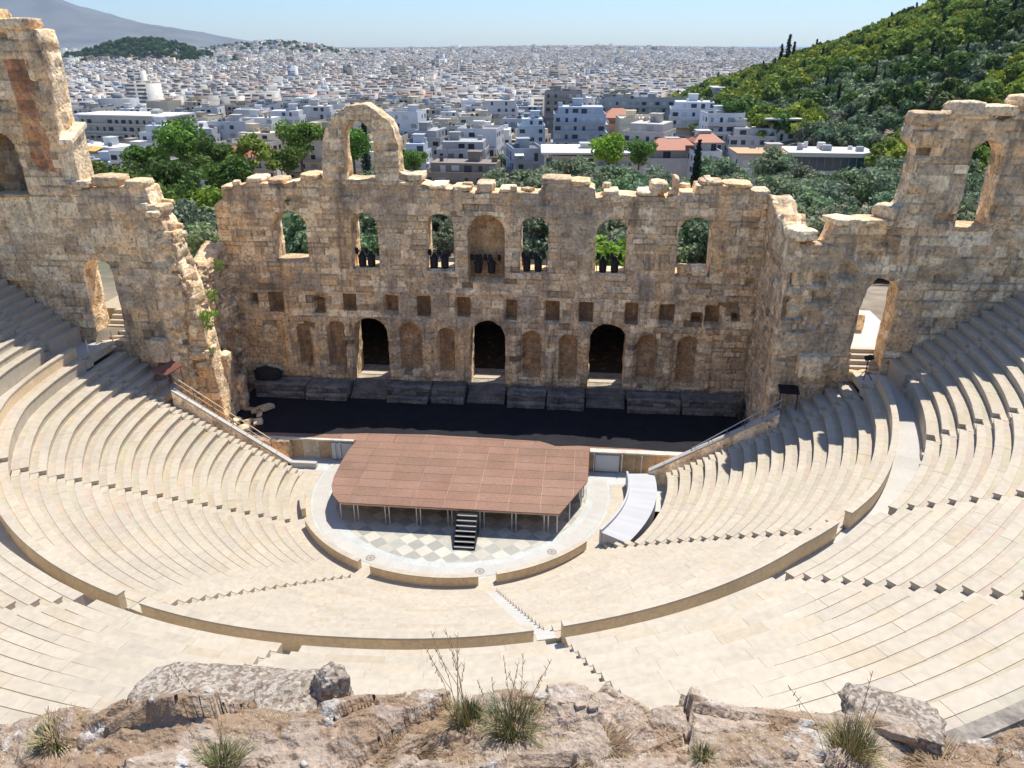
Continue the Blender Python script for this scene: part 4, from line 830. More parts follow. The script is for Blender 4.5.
# olive and broadleaf band right behind the ruin (named singly where they can be told apart)
def near(kind, u, D, s, label, c=(1, 1, 1), sz=None, dz=0):
    x, y = cam_xy(u, D); return tree(kind, x, y, H1(x, y) + dz, s, label, None, c=c, sz=sz, rg=RT)
near('broad', 612, 74, 1.15, 'bright yellow-green tree seen through the window right of centre', BRI := (2.0, 2.2, 1.0), dz=3.4)
near('broad', 533, 75, .8, 'bright green bush low behind the window right of the central arch', BRI, dz=3.2)
near('cypress', 690, 112, 1.12, 'single dark cypress standing behind the wall top right of centre', dz=1.5)
near('broad', 605, 205, 1.5, 'bright light-green tree before the long white roof', (2.0, 2.2, .9), dz=6)
near('broad', 634, 190, 1.15, 'darker green tree right of the bright light-green one', (1.2, 1.3, .9), dz=4.5)
for i, (u, D, s, k, c, dz, lb) in enumerate([(105, 150, 1.35, 'broad', (1.25, 1.25, 1.0), -1.5, 'green tree against the tower edge at left'), (135, 140, 1.35, 'broad', (.8, .85, .7), -1.5, 'dark green tree in the middle of the left cluster'), (165, 165, 1.3, 'broad', (1.1, 1.1, 1), 1, 'rounded tree at the back of the left tree cluster'),
        (196, 160, 1.55, 'broad', (1.45, 1.45, 1.1), 2.5, 'tall light-green tree topping the left tree cluster'), (222, 155, 1.35, 'broad', (1.0, 1.0, 1), 0, 'rounded tree beside the left end of the stage wall'), (180, 125, 1.3, 'broad', (.7, .75, .7), 1, 'shadowy green tree behind the broken wall at left'),
        (120, 115, 1.2, 'broad', (1.1, 1.1, 1), -.5, 'leafy tree above the flat broken wall at left'), (190, 92, 1.25, 'olive', (1.0, 1.05, 1.1), .5, 'grey-green olive filling the gap beside the broken wall'), (222, 98, 1.0, 'broad', (1.6, 1.6, .9), 1, 'yellow-green bush touching the left end of the stage wall'),
        (152, 98, 1.2, 'broad', (1.0, 1.0, .9), -.5, 'dark leafy tree just behind the ruined wall corner at left'), (205, 120, 1.3, 'broad', (.9, .95, 1), -1, 'leafy tree between the olive and the tall light-green tree'), (90, 130, 1.2, 'broad', (.9, 1.0, .8), 0, 'leafy tree half hidden by the left tower'), (240, 140, 1.3, 'broad', (1, 1, .9), -1, 'leafy tree behind the first window at left'), (207, 76, 1.0, 'olive', (1.1, 1.1, 1.1), -.5, 'lower olive crown filling the gap over the broken rubble wall'), (185, 82, 1.0, 'olive', (1, 1.1, 1), -.5, 'olive crown just behind the tumbled capstones at left'), (262, 150, 1.25, 'pine', (.9, 1, .9), 1.5, 'pine over the left end of the stage wall top')]):
    near(k, u, D, s, lb, c, dz=dz)
for (u, D, s, c, k, dz, lb) in [(310, 175, 1.5, (1.3, 1.4, 1), 'broad', 4, 'tall loose green tree left of the standing arch'), (296, 160, 1.0, (1.1, 1.2, 1), 'broad', 1, 'small green tree by the wall top left of the arch'), (360, 170, 1.3, (1.1, 1.3, .9), 'broad', 3, 'green tree framed by the standing arch'), (372, 200, 1.5, (.7, 1, 1), 'cypress', 4, 'dark cypress framed by the standing arch'),
        (402, 180, 1.1, (1.2, 1.4, .9), 'broad', 1.5, 'green bush just right of the standing arch'), (418, 165, .8, (1.2, 1.3, .9), 'broad', 1.5, 'small green bush on the wall line right of the arch'), (497, 240, 1.5, (.75, .9, .8), 'broad', 1, 'nearest dark street tree in the row left of the long white roof'), (505, 290, 1.5, (.75, .9, .8), 'broad', 1, 'middle street tree of the row left of the long white roof'), (497, 350, 1.6, (.7, .8, .8), 'broad', 1, 'farthest street tree of the row climbing into the city'),
        (440, 400, 1.5, (.7, .85, .8), 'broad', 3, 'dark tree between white blocks right of the arch'), (720, 300, 1.4, (.9, 1.1, .9), 'broad', 6, 'green tree among white houses at right'), (210, 290, 1.3, (.8, .9, .9), 'cypress', 0, 'left dark cypress before the grey block at left'), (188, 330, 1.3, (.8, .9, .9), 'cypress', 2, 'dark cypress between pale blocks at left'), (222, 285, 1.3, (.8, .9, .9), 'cypress', -1, 'right dark cypress before the grey block at left')]:
    near(k, u, D, s, lb, c, dz=dz)
n_band = 0
for i in range(195):
    u = RT.uniform(515, 1000) if i < 163 else RT.uniform(245, 520); D = RT.uniform(82, 136 if u < 760 else 160) if i < 163 else RT.uniform(90, 140); x, y = cam_xy(u, D)
    if y < 24 or (x < 40 and y < 30): continue
    tree('olive', x, y, H1(x, y) + RT.uniform(-.6, .5) - (2.0 if u < 515 else 0), RT.uniform(1.15, 1.75), 'grey-green olive tree in the band of olives behind the ruin', 'olive trees behind the ruin', c=(RT.uniform(.8, 1.05),) * 3, rg=RT)
# wooded hill: nearest 280 single trees, the rest one mass
pts = []
while len(pts) < 2900:
    u = RT.uniform(560, 1160); D = 150 + 420 * RT.random() ** .8; x, y = cam_xy(u, D); hh = float(hill_h(np.array([x]), np.array([y]))[0])
    if u < 870 and (hh < 9 + 6 * RT.random() or (D < 330 and hh < 16)): continue
    if u >= 870 and D < 300 and RT.random() < .5: continue
    pts.append((D, x, y, hh))
pts.sort(); stuff = []
for i, (D, x, y, hh) in enumerate(pts):
    n_ = vnoise(x / 35., y / 35., 0, 5); kind = 'pine' if n_ > .42 else 'olive'
    if RT.random() < .07: kind = 'cypress'
    if RT.random() < .1: kind = 'broad'
    s = RT.uniform(1.0, 1.6) * (.72 if kind == 'cypress' else 1)
    cc = (1, 1, 1) if kind != 'pine' else ((1.35, 1.12, .8) if RT.random() < .3 else (.95, .95, .85))
    if i < 285: tree(kind, x, y, H1(x, y) - .8, s, {'pine': 'rounded yellow-green pine on the near slope of the wooded hill', 'olive': 'grey-green tree on the near slope of the wooded hill', 'cypress': 'narrow dark cypress on the near slope of the wooded hill', 'broad': 'dark leafy tree on the near slope of the wooded hill'}[kind], 'near %s trees on the wooded hill' % kind, far=D > 230, c=cc, rg=RT)
    else: stuff.append((kind, x, y, H1(x, y) - .8, s, cc))
# cypress row on the left shoulder of the ridge
for u, D, s in ((702, 560, 1.1), (757, 470, 1.6), (763, 475, 1.9), (768, 470, 1.5), (779, 500, 1.0), (788, 500, 1.3), (801, 480, .9), (818, 470, 1.0), (829, 470, .8), (838, 470, .8), (851, 460, 1.2), (872, 450, 1.1), (884, 450, 1.2), (905, 440, 1.2), (928, 440, 1.1), (925, 330, .8), (846, 330, .9), (790, 300, .8), (712, 560, .9), (722, 540, .8), (733, 520, .8), (745, 500, .9), (810, 480, .9), (860, 455, 1), (866, 455, .8), (893, 445, 1), (915, 440, 1), (940, 430, 1)):
    x, y = cam_xy(u, D); stuff.append(('cypress', x, y, H1(x, y) - .5, s * 1.0, (1, 1, 1)))
def mass(name, items, protos, **k):
    Vs, Fs, Cs, b = [], [], [], 0
    for (kind, x, y, z, s, cc) in items:
        me = protos[(kind, RT.randrange(3))][0]; V = CACHE.get(me.name)
        if V is None:
            v = np.empty(len(me.vertices) * 3, np.float32); me.vertices.foreach_get('co', v); c = np.empty(len(me.polygons) * 4, np.float32); me.attributes['tint'].data.foreach_get('color', c); V = CACHE[me.name] = (v.reshape(-1, 3), c.reshape(-1, 4)[:, :3])
        v, c = V; a = RT.uniform(0, 6.28); ca, sa = math.cos(a), math.sin(a); P = np.stack([v[:, 0] * ca - v[:, 1] * sa, v[:, 0] * sa + v[:, 1] * ca, v[:, 2]], -1) * s + np.array((x, y, z))
        Vs.append(P); Fs.append(np.arange(len(P)).reshape(-1, 4) + b); Cs.append(c * np.array(cc) * RT.uniform(.85, 1.15)); b += len(P)
    return link(name, npmesh(name, np.concatenate(Vs), np.concatenate(Fs), np.concatenate(Cs), M['leafmass']), kind='stuff', **k)
CACHE = {}; M['leafmass'] = mat('leaf_mass', (1, 1, 1), .75, n1=(.02, .15), n2=None, bump=None, coords='World', spec=.2); translucent(M['leafmass'], .2)
mass('woodland', stuff, FARP, label='dense pine and cypress wood covering the upper hill at right', cat='woodland')
fh = []
for i in range(1600):
    if i < 520: x, y, s = RT.gauss(-1320, 140), RT.gauss(2330, 80), RT.uniform(2.2, 3.4)
    elif i < 800: x, y, s = RT.gauss(-1400, 260), RT.gauss(3560, 140), RT.uniform(2.2, 3.4)
    else: D = RT.uniform(300, 1000) if i % 3 == 0 else RT.uniform(500, 3200); x, y = cam_xy(RT.uniform(60, 700), D); s = RT.uniform(.7, 1.05) if D < 1000 else RT.uniform(1.2, 2.0)
    fh.append((RT.choice(('broad', 'olive')), x, y, H1(x, y) - 1, s, (.7, .8, .9)))
mass('city_trees', fh, FARP, label='dark trees scattered through the city and on the low wooded rise at far left', cat='trees')
# ------------------------------------------------------------------ city
WALLC = [tuple(1.12 * q for q in c) for c in [(.60, .56, .49), (.52, .48, .41), (.62, .61, .58), (.44, .40, .34), (.58, .50, .38), (.44, .46, .47), (.36, .33, .30), (.66, .62, .54), (.54, .42, .32), (.40, .36, .30)]]
ROOFC = [(.36, .34, .31), (.42, .40, .37), (.28, .26, .24), (.50, .47, .43)]
def apartment(w, d, floors, v, name='body'):
    """returns meshes: body (walls, slabs, hut), windows, balconies, awnings"""
    rg = random.Random(v * 13 + floors); h = floors * 3.1; b = MB(); win = MB(); bal = MB(); aw = MB(); WC = (.93, .93, .93)
    setb = rg.random() < .5
    b.box(-w / 2, w / 2, -d / 2, d / 2, -24, h - (3.1 if setb else 0), WC)
    if setb: b.box(-w / 2 + 1.8, w / 2 - 1, -d / 2 + 2.2, d / 2 - 1, h - 3.1, h, WC)
    zt = h - (3.1 if setb else 0)
    b.box(-w / 2 + .25, w / 2 - .25, -d / 2 + .25, d / 2 - .25, zt - .3, zt + .02, rg.choice(ROOFC)) 
    for (x0, x1, y0, y1) in ((-w / 2, w / 2, -d / 2, -d / 2 + .2), (-w / 2, w / 2, d / 2 - .2, d / 2), (-w / 2, -w / 2 + .2, -d / 2 + .2, d / 2 - .2), (w / 2 - .2, w / 2, -d / 2 + .2, d / 2 - .2)): b.box(x0, x1, y0, y1, zt, zt + .8, WC)
    hx = rg.uniform(-w / 4, w / 4); b.box(hx - 1.8, hx + 1.8, 0, 3.5, zt, h + 2.6, (.85, .85, .83)); b.box(hx - 2.1, hx + 2.1, -.3, 3.8, h + 2.6, h + 2.8, (.8, .8, .78))
    for q in range(rg.randint(2, 5)):
        x, y = rg.uniform(-w / 2 + 1.5, w / 2 - 1.5), rg.uniform(-d / 2 + 3, d / 2 - 1.5); s = rg.uniform(.5, .9); b.box(x - s, x + s, y - s * .6, y + s * .6, h, h + rg.uniform(.8, 1.6), rg.choice([(.9, .9, .9), (.4, .45, .5), (.2, .22, .25), (.7, .6, .5)]))
    xx = rg.uniform(-w / 3, w / 3); b.tube([(xx, 1, h), (xx, 1, h + 3.6)], .06, 4, (.4, .4, .4)); b.box(xx - .6, xx + .6, .96, 1.04, h + 3.2, h + 3.26, (.4, .4, .4))
    for (fx, L_) in (('f', w), ('l', d), ('r', d)):
        n = max(2, int(L_ / 3.2)); balc = rg.random() < .75 if fx in 'fb' else rg.random() < .35
        for fl in range(floors):
            z = fl * 3.1 - (0 if fl else 0); ins = 0
            if setb and fl == floors - 1:
                if fx != 'f': continue
                z = h - 3.1
            for k in range(n):
                if rg.random() < .12: continue
                c = -L_ / 2 + L_ * (k + .5) / n; ww = rg.choice((.55, .75, 1.1)); z0 = z + (.2 if balc and k % 2 else .95); z1 = z + 2.45; q = rg.random(); cc = (.05, .06, .075) if q < .62 else ((.35, .36, .36) if q < .8 else (.62, .60, .56))
                yy = -d / 2 + (2.2 if (setb and fl == floors - 1) else 0)
                if fx == 'f':
                    if setb and fl == floors - 1 and not (-w / 2 + 2.4 < c < w / 2 - 1.8): continue
                    win.box(c - ww, c + ww, yy - .035, yy + .05, z0, z1, cc)
                elif fx == 'b': win.box(c - ww, c + ww, d / 2 - .05, d / 2 + .035, z0, z1, cc)
                elif fx == 'l': win.box(-w / 2 - .035, -w / 2 + .05, c - ww, c + ww, z0, z1, cc)
                else: win.box(w / 2 - .05, w / 2 + .035, c - ww, c + ww, z0, z1, cc)
            if balc and fl and not (setb and fl == floors - 1):
                a0, a1 = -L_ / 2 + .2, L_ / 2 * rg.choice((1, 1, .3)) - .2; z = fl * 3.1
                if fx == 'f':
                    bal.box(a0, a1, -d / 2 - 1.35, -d / 2 - .04, z - .16, z, (.9, .9, .9)); bal.box(a0, a1, -d / 2 - 1.35, -d / 2 - 1.28, z + .12, z + .95, rg.choice([(.85, .85, .85), (.5, .5, .52), (.7, .68, .62)]))
                    if rg.random() < .3: aw.add([(a0, -d / 2 - .03, z + 2.75), (a0 + (a1 - a0) * .5, -d / 2 - .03, z + 2.75), (a0 + (a1 - a0) * .5, -d / 2 - 1.5, z + 2.0), (a0, -d / 2 - 1.5, z + 2.0)], [(0, 1, 2, 3)], rg.choice([(.7, .42, .12), (.55, .5, .4), (.3, .42, .35), (.75, .7, .6)]))
                elif fx in 'lr':
                    sx = -1 if fx == 'l' else 1; bal.box(min(sx * w / 2 + sx * .04, sx * w / 2 + sx * 1.3), max(sx * w / 2 + sx * .04, sx * w / 2 + sx * 1.3), a0, a1, z - .16, z, (.9, .9, .9)); bal.box(min(sx * (w / 2 + 1.24), sx * (w / 2 + 1.3)), max(sx * (w / 2 + 1.24), sx * (w / 2 + 1.3)), a0, a1, z + .12, z + .95, (.8, .8, .8))
    return b, win, bal, aw
def pieces(mb, name, mt, T, nv, lim=999):
    out = []; nf = 6; n = min(len(mb.v) // nv, lim)
    for k in range(n):
        m = MB(); m.v = mb.v[k * nv:(k + 1) * nv]; m.f = [tuple(i - k * nv for i in f) for f in mb.f[k * nf:(k + 1) * nf]]; m.c = mb.c[k * nf:(k + 1) * nf]; out.append(m.build(name, mt, T))
    return out
def build_b(name, w, d, fl, v, x, y, z, rz, col, label, group=None, extra=None):
    T = thing(name, label, 'building', (x, y, z), rz, group); b, win, bal, aw = apartment(w, d, fl, v)
    o = b.build('walls', M['wall'], T); o.color = (*col, 1); pieces(win, 'window', M['paint'], T, 8, lim=95)
    if bal.v:
        ps = pieces(bal, 'balcony', M['wall'], T, 8)
        for q_ in ps: q_.color = (*col, 1)
        for k in range(0, len(ps) - 1, 2): ps[k + 1].name = 'railing'; ps[k + 1].parent = ps[k]
    if aw.v: aw.build('awning', M['paint'], T)
    if extra: extra(T, w, d, fl * 3.1)
    return T
def gable(T, w, d, h, c=(.42, .14, .07)):
    m = MB(); e = .4; r = min(w, d) * .28; m.add([(-w / 2 - e, -d / 2 - e, h), (w / 2 + e, -d / 2 - e, h), (w / 2 + e, d / 2 + e, h), (-w / 2 - e, d / 2 + e, h), (-w / 2 + d * .3, 0, h + r), (w / 2 - d * .3, 0, h + r)], [(0, 1, 5, 4), (1, 2, 5), (2, 3, 4, 5), (3, 0, 4), (3, 2, 1, 0)], c); m.build('tiled_roof', M['paint'], T)
def flatroof(T, w, d, h, c=(.75, .73, .68), o=1.5, z0=.9):
    m = MB(); m.box(-w / 2 - o, w / 2 + o, -d / 2 - o, d / 2 + o, h + z0, h + z0 + .5, c); m.build('roof_slab', M['paint'], T)
def awn(T, w, d, h):
    for q in range(3):
        m = MB(); x0 = -w / 2 + 3 + q * 6; m.add([(x0, -d / 2 + 2, h + .2), (x0 + 5.6, -d / 2 + 2, h + .2), (x0 + 5.6, -d / 2 - 2.2, h - .9), (x0, -d / 2 - 2.2, h - .9)], [(0, 1, 2, 3)], (.72, .42, .10)); m.build('awning', M['paint'], T)
def ochre(T, w, d, h):
    m = MB(); m.box(-w / 2 - .6, w / 2 + .6, -d / 2 - .6, d / 2, h + .85, h + 1.15, (.55, .36, .17)); m.build('roof_terrace', M['paint'], T)
SPOTS = [ # column bearing, distance, roof height, width, depth, floors, yaw, colour, label, extra
 (122, 330, -5.7, 26, 14, 4, -0.35, (0.74, 0.73, 0.7), 'white terraced block with yellow-orange awnings at upper left', awn),
 (158, 395, -1.3, 44, 16, 4, -0.12, (0.6, 0.56, 0.48), 'wide beige office block behind the yellow-awning block', flatroof),
 (92, 360, -10.5, 18, 12, 3, -0.4, (0.6, 0.55, 0.5), 'low block against the tower edge at left', None),
 (182, 345, -0.7, 12, 14, 6, 0.0, (0.66, 0.66, 0.66), 'narrow pale slab behind the tall light-green tree', None),
 (214, 340, -1.9, 17, 14, 5, 0.1, (0.46, 0.46, 0.47), 'grey block behind the two cypresses at left', None),
 (248, 345, -0.7, 15, 12, 5, 0.1, (0.66, 0.64, 0.6), 'pale block left of the tall loose green tree', None),
 (276, 355, 0.1, 15, 12, 5, -0.1, (0.72, 0.7, 0.66), 'white block with balconies behind the tall loose green tree', None),
 (300, 400, -0.7, 16, 12, 5, 0.1, (0.62, 0.62, 0.62), 'light grey block behind the wall-top tree left of the arch', None),
 (262, 250, -2.8, 17, 12, 2, 0.15, (0.6, 0.5, 0.4), 'low house with orange tiled roof left of the arch', gable),
 (412, 330, 2.9, 14, 12, 5, -0.1, (0.8, 0.8, 0.8), 'bright white cube-like house right of the arch', None),
 (420, 280, -3.2, 9, 11, 4, 0.0, (0.6, 0.62, 0.66), 'blue-grey blank block below the bright white house', None),
 (466, 232, -3.1, 22, 12, 3, -0.05, (0.3, 0.25, 0.2), 'blank brown-grey block standing over the wall top right of the arch', None),
 (452, 330, -2.6, 14, 12, 5, 0.1, (0.62, 0.6, 0.55), 'block with a roof terrace behind the blank brown-grey block', None),
 (478, 365, -2.0, 14, 12, 5, 0.1, (0.66, 0.6, 0.48), 'cream block left of the street trees', None),
 (530, 330, 0.5, 11, 12, 5, 0.1, (0.58, 0.66, 0.72), 'narrow pale blue house right of the street trees', None),
 (575, 320, 5.9, 20, 14, 6, 0.05, (0.5, 0.55, 0.62), 'plain light blue-grey slab block right of centre', None),
 (611, 345, 0.1, 12, 12, 4, 0.05, (0.58, 0.32, 0.2), 'house with orange brick wall beside the blue-grey slab', gable),
 (585, 228, -0.3, 24, 16, 3, 0.06, (0.62, 0.6, 0.54), 'low building with a long white roof before the olive trees', flatroof),
 (524, 240, -0.4, 9, 14, 4, 0.25, (0.5, 0.52, 0.55), 'blue-grey house at the street corner left of the long white roof', None),
 (642, 275, 4.2, 14, 16, 4, -0.35, (0.6, 0.55, 0.48), 'cream house with balconies right of the bright green tree', None),
 (640, 420, 2.2, 50, 14, 4, 0.03, (0.5, 0.5, 0.48), 'long grey block with many balconies right of centre', None),
 (681, 340, 6.8, 18, 14, 6, -0.05, (0.76, 0.77, 0.8), 'clean white block with regular windows right of centre', None),
 (709, 300, 5.2, 13, 12, 5, 0.1, (0.8, 0.8, 0.8), 'bright white blank-sided block behind the green tree at right', None),
 (664, 240, 0.2, 14, 10, 2, 0.1, (0.6, 0.56, 0.52), 'low house with a red roof right of the bright green tree', gable),
 (696, 235, 3.0, 8, 8, 3, 0.1, (0.8, 0.8, 0.78), 'small white house with a red hipped top', gable),
 (722, 420, 7.4, 24, 12, 3, 0.0, (0.5, 0.48, 0.45), 'grey block at the foot of the wooded hill', flatroof),
 (752, 222, 1.3, 15, 12, 3, 0.03, (0.56, 0.54, 0.5), 'modern block with an ochre roof terrace beside the dark glass one', ochre),
 (778, 300, 3.4, 20, 10, 2, 0.0, (0.72, 0.7, 0.66), 'low pale house with flat canopies at the foot of the hill', flatroof),
 (738, 295, 1.4, 16, 10, 3, 0.0, (0.66, 0.62, 0.56), 'pale house half hidden by the ochre-roofed block', None),
 (330, 420, -0.3, 16, 12, 5, 0.1, (0.6, 0.58, 0.54), 'block behind the left shoulder of the standing arch', None),
 (500, 420, 1.7, 18, 12, 5, 0.1, (0.64, 0.62, 0.6), 'pale block at the far end of the tree-lined street', None),
 (560, 400, 6.6, 18, 12, 6, 0.0, (0.4, 0.36, 0.32), 'brown-grey tower-like block above the blue-grey slab', None),
]
blocked = []
for i, (u, D, dz, w_, d_, fl, rz, col, lb, ex) in enumerate(SPOTS):
    x, y = cam_xy(u, D); build_b('apartment_building', w_, d_, fl, i, x, y, dz - fl * 3.1, rz, col, lb, None, ex); blocked.append((x, y, max(w_, d_) * .62))
# dark glass pavilion at the foot of the hill
x, y = cam_xy(812, 225); T = thing('glass_pavilion', 'modern building with dark glass bands and pale flat roof below the hill', 'building', (x, y, 2.8 - 6.8), -.04); blocked.append((x, y, 16))
for k in range(2):
    z = -2 + 4.4 * k; pr = [(-10, -6), (7, -6), (11, -2), (11, 7), (-10, 7)]; n = 5
    def slab(P, z0, z1, c): mm = MB(); mm.add([(*p, z0) for p in P] + [(*p, z1) for p in P], [tuple(range(n))[::-1], tuple(range(n, 2 * n))] + [(i, (i + 1) % n, (i + 1) % n + n, i + n) for i in range(n)], c); return mm
    slab([(a * .96, b_ * .96) for a, b_ in pr], z, z + 3.4, (1, 1, 1)).build('glass_band', M['glass'], T); slab([(a * 1.06, b_ * 1.08) for a, b_ in pr], z + 3.4, z + 4.4, (.62, .58, .5)).build('floor_slab', M['paint'], T)
    for q in range(9): mm = MB(); xx = -9.2 + q * 1.95; mm.box(xx, xx + .12, -5.85, -5.7, z, z + 3.4, (.3, .3, .3)); mm.build('mullion', M['paint'], T)
slab([(a * .9, b_ * .9) for a, b_ in pr], -12, -2, (.45, .43, .4)).build('base', M['paint'], T)
rg = random.Random(8)
for q in range(9): mm = MB(); xx, yy = rg.uniform(-8, 8), rg.uniform(-2, 5); s = rg.uniform(.4, 1.1); mm.box(xx - s, xx + s, yy - s, yy + s, 6.8, 6.8 + rg.uniform(.8, 1.8), rg.choice([(.7, .7, .7), (.5, .3, .2), (.4, .4, .42)])); mm.build('roof_unit', M['paint'], T)
# the near 240 of the other buildings, each its own object; shared shapes, own colours
PB = []
for v in range(14):
    rg = random.Random(v); b, win, bal, aw = apartment(rg.uniform(12, 24), rg.uniform(11, 16), rg.choice((4, 5, 5, 6, 6, 7)), 100 + v)
    for q in (win, bal, aw): b.add(q.v, [tuple(f) for f in q.f]); b.c[-len(q.f):] = q.c
    PB.append(b.mesh('apartment', M['wall']))
cand = []; rg = random.Random(77)
gx = 20.0
for iy in range(0, 420):
    yy = 150 + iy * gx
    if yy > 6600: break
    hw = (yy + 46) * .78 + 60
    gxx = gx if yy < 1500 else gx * 1.25
    for ix in range(int(-hw / gxx), int(hw / gxx)):
        j_ = 4 + min(8, yy / 250); x = ix * gxx + rg.uniform(-j_, j_) + (yy * -.09) + 30 * math.sin(yy / 170 + ix * .05); y = yy + rg.uniform(-j_, j_) + 40 * math.sin(ix * gxx / 230 + 1.3 * math.sin(yy / 700))
        if y > 1500 and rg.random() < .25: continue
        cand.append((x, y))
cx = np.array([c[0] for c in cand]); cy = np.array([c[1] for c in cand]); hh = hill_h(cx, cy); fz = terr(cx, cy); fhh = 60 * np.exp(-(((cx + 1320) / 190) ** 2 + ((cy - 2350) / 150) ** 2))
dd = np.hypot(cx - CX, cy - CY); brg = np.degrees(np.arctan2(-(cx - CX), cy - CY)) - YAW   # + = left
ok = (np.abs(brg) < 36.5) & (hh < 6) & (dd > 275) & (fhh < 14) & ~((cx > 60) & (cy < 300)) 
street = (np.abs(cx + .06 * cy - 12) < 7) & (cy < 700)      # the tree-lined street
ok &= ~street
order = [i for i in np.argsort(dd) if ok[i]]; nsing = 0; VV, FF, CC, nb = [], [], [], 0
cube_f = np.array([(4, 5, 7, 6), (0, 1, 5, 4), (2, 6, 7, 3), (0, 4, 6, 2), (1, 3, 7, 5)])
lbl = [('white', (.72, .70, .66)), ('cream', (.62, .54, .40)), ('light grey', (.52, .51, .49)), ('beige', (.50, .42, .32)), ('blue-grey', (.42, .45, .49)), ('cream', (.58, .52, .42))]
def addbox(x, y, z0, z1, w_, d_, a, col, top):
    global nb
    ca, sa = math.cos(a), math.sin(a); P = [(x + sx * w_ / 2 * ca - sy * d_ / 2 * sa, y + sx * w_ / 2 * sa + sy * d_ / 2 * ca, z) for z in (z0, z1) for sy in (-1, 1) for sx in (-1, 1)]
    VV.extend(P); FF.extend((cube_f + nb).tolist()); CC.extend([top] + [col] * 4); nb += 8
for i in order:
    x, y = cand[i]; z = fz[i]
    if nsing < 240:
        if any((x - a) ** 2 + (y - b_) ** 2 < (r_ + 8) ** 2 for a, b_, r_ in blocked): continue
        k = rg.randrange(len(PB)); nm, col = lbl[rg.randrange(len(lbl))]; far_ = dd[i] > 420
        t = rg.uniform(.8, 1.2)
        T = link('city_building', PB[k], None, loc=(x, y, z - (2 if dd[i] < 330 else 0)), rot=(0, 0, rg.uniform(-.25, .25) - .1 + (math.pi / 2 if rg.random() < .3 else 0)), label='%s flat-roofed apartment block in the %s rows of the dense city' % (nm, 'farther' if far_ else 'nearer'), cat='building', group='%s apartment blocks in the %s city rows' % (nm, 'farther' if far_ else 'nearer'))
        T.color = (*[q * t for q in col], 1)
        nsing += 1
    else:
        D = dd[i]; sc = 1 + min(D, 6000) / 9000; w_ = rg.uniform(9, 25) * sc; d_ = rg.uniform(9, 17) * sc; h = rg.choice((9, 12, 12, 15, 15, 18, 18)) * (1 + .0 * sc); a = rg.uniform(-.3, .3) + .1; c = rg.choice(WALLC); t = rg.uniform(.6, 1.15); c = tuple(q * t for q in c)
        if rg.random() < .007: h += 12
        top = rg.choice(ROOFC + [(.52, .49, .44), (.38, .35, .30), (.22, .20, .18), (.30, .28, .25)]); 
        if rg.random() < .07: top = (.42, .2, .13)
        addbox(x, y, z - 5, z + h, w_, d_, a, c, top)
        if rg.random() < .8: addbox(x + rg.uniform(-3, 3), y + rg.uniform(-2, 3), z + h, z + h + rg.uniform(2, 3.5), rg.uniform(3, 7), rg.uniform(3, 6), a, c, top)
        if D < 5200 and (D < 2600 or rg.random() < .5):    # window and balcony bands on the camera side
            n = int(h / 3); ca, sa = math.cos(a), math.sin(a)
            for f in range(n):
                zz = z + 3 * f + 1; 
                for (p, q) in ((-.46, -.05), (.05, .44)):
                    if rg.random() < .3: continue
                    off = -d_ / 2 - .12; P = [(x + xx * w_ * ca - off * sa, y + xx * w_ * sa + off * ca, zq) for zq in (zz, zz + 1.6) for xx in (p, q)]
                    VV.extend(P); FF.append([nb, nb + 1, nb + 3, nb + 2]); CC.append(rg.choice([(.10, .11, .13), (.16, .16, .17), (.22, .2, .18)])); nb += 4
link('distant_city', npmesh('distant_city', VV, FF, CC, M['farwall']), kind='stuff', label='dense mass of pale distant city buildings reaching the horizon', cat='city')
# ------------------------------------------------------------------ rock ledge in front of the camera
cyw, syw = math.cos(R(YAW)), math.sin(R(YAW))
def loc(a, b, z): return (CX + a * cyw - b * syw, CY + a * syw + b * cyw, CZ + z)
def edge_b(a): return 3.12 + .10 * np.sin(a * 2.1 + 1) + .16 * fbm(a * 1.3, 3.3, 0, 61, 4) - .12 * sstep(-1.0, -2.6, a) - .22 * sstep(1.9, 2.6, a)
_rl_ = np.random.default_rng(5); VS = []
for n_, amp_, tl_ in ((70, .055, .22), (900, .014, .18)):
    VS.append((_rl_.uniform(-4.8, 4.8, n_), _rl_.uniform(1.2, 3.9, n_), _rl_.uniform(-amp_, amp_, n_), _rl_.normal(0, tl_, n_), _rl_.normal(0, tl_, n_)))
def facet(a, b):
    sh = a.shape; a = a.ravel(); b = b.ravel(); out = np.zeros(a.shape); aw = a + .03 * fbm(a * 5, b * 5, 0, 91, 3); bw = b + .03 * fbm(a * 5, b * 5, 0, 92, 3)
    for (pa, pb, h, ga, gb) in VS:
        for k in range(0, len(a), 20000):
            A = aw[k:k + 20000, None] - pa; B = (bw[k:k + 20000, None] - pb) * 1.5; i = np.argmin(A * A + B * B, axis=1); r_ = np.arange(len(i))
            out[k:k + 20000] += h[i] + np.clip(ga[i] * A[r_, i] + gb[i] * B[r_, i] / 1.5, -.08, .08)
    return out.reshape(sh)
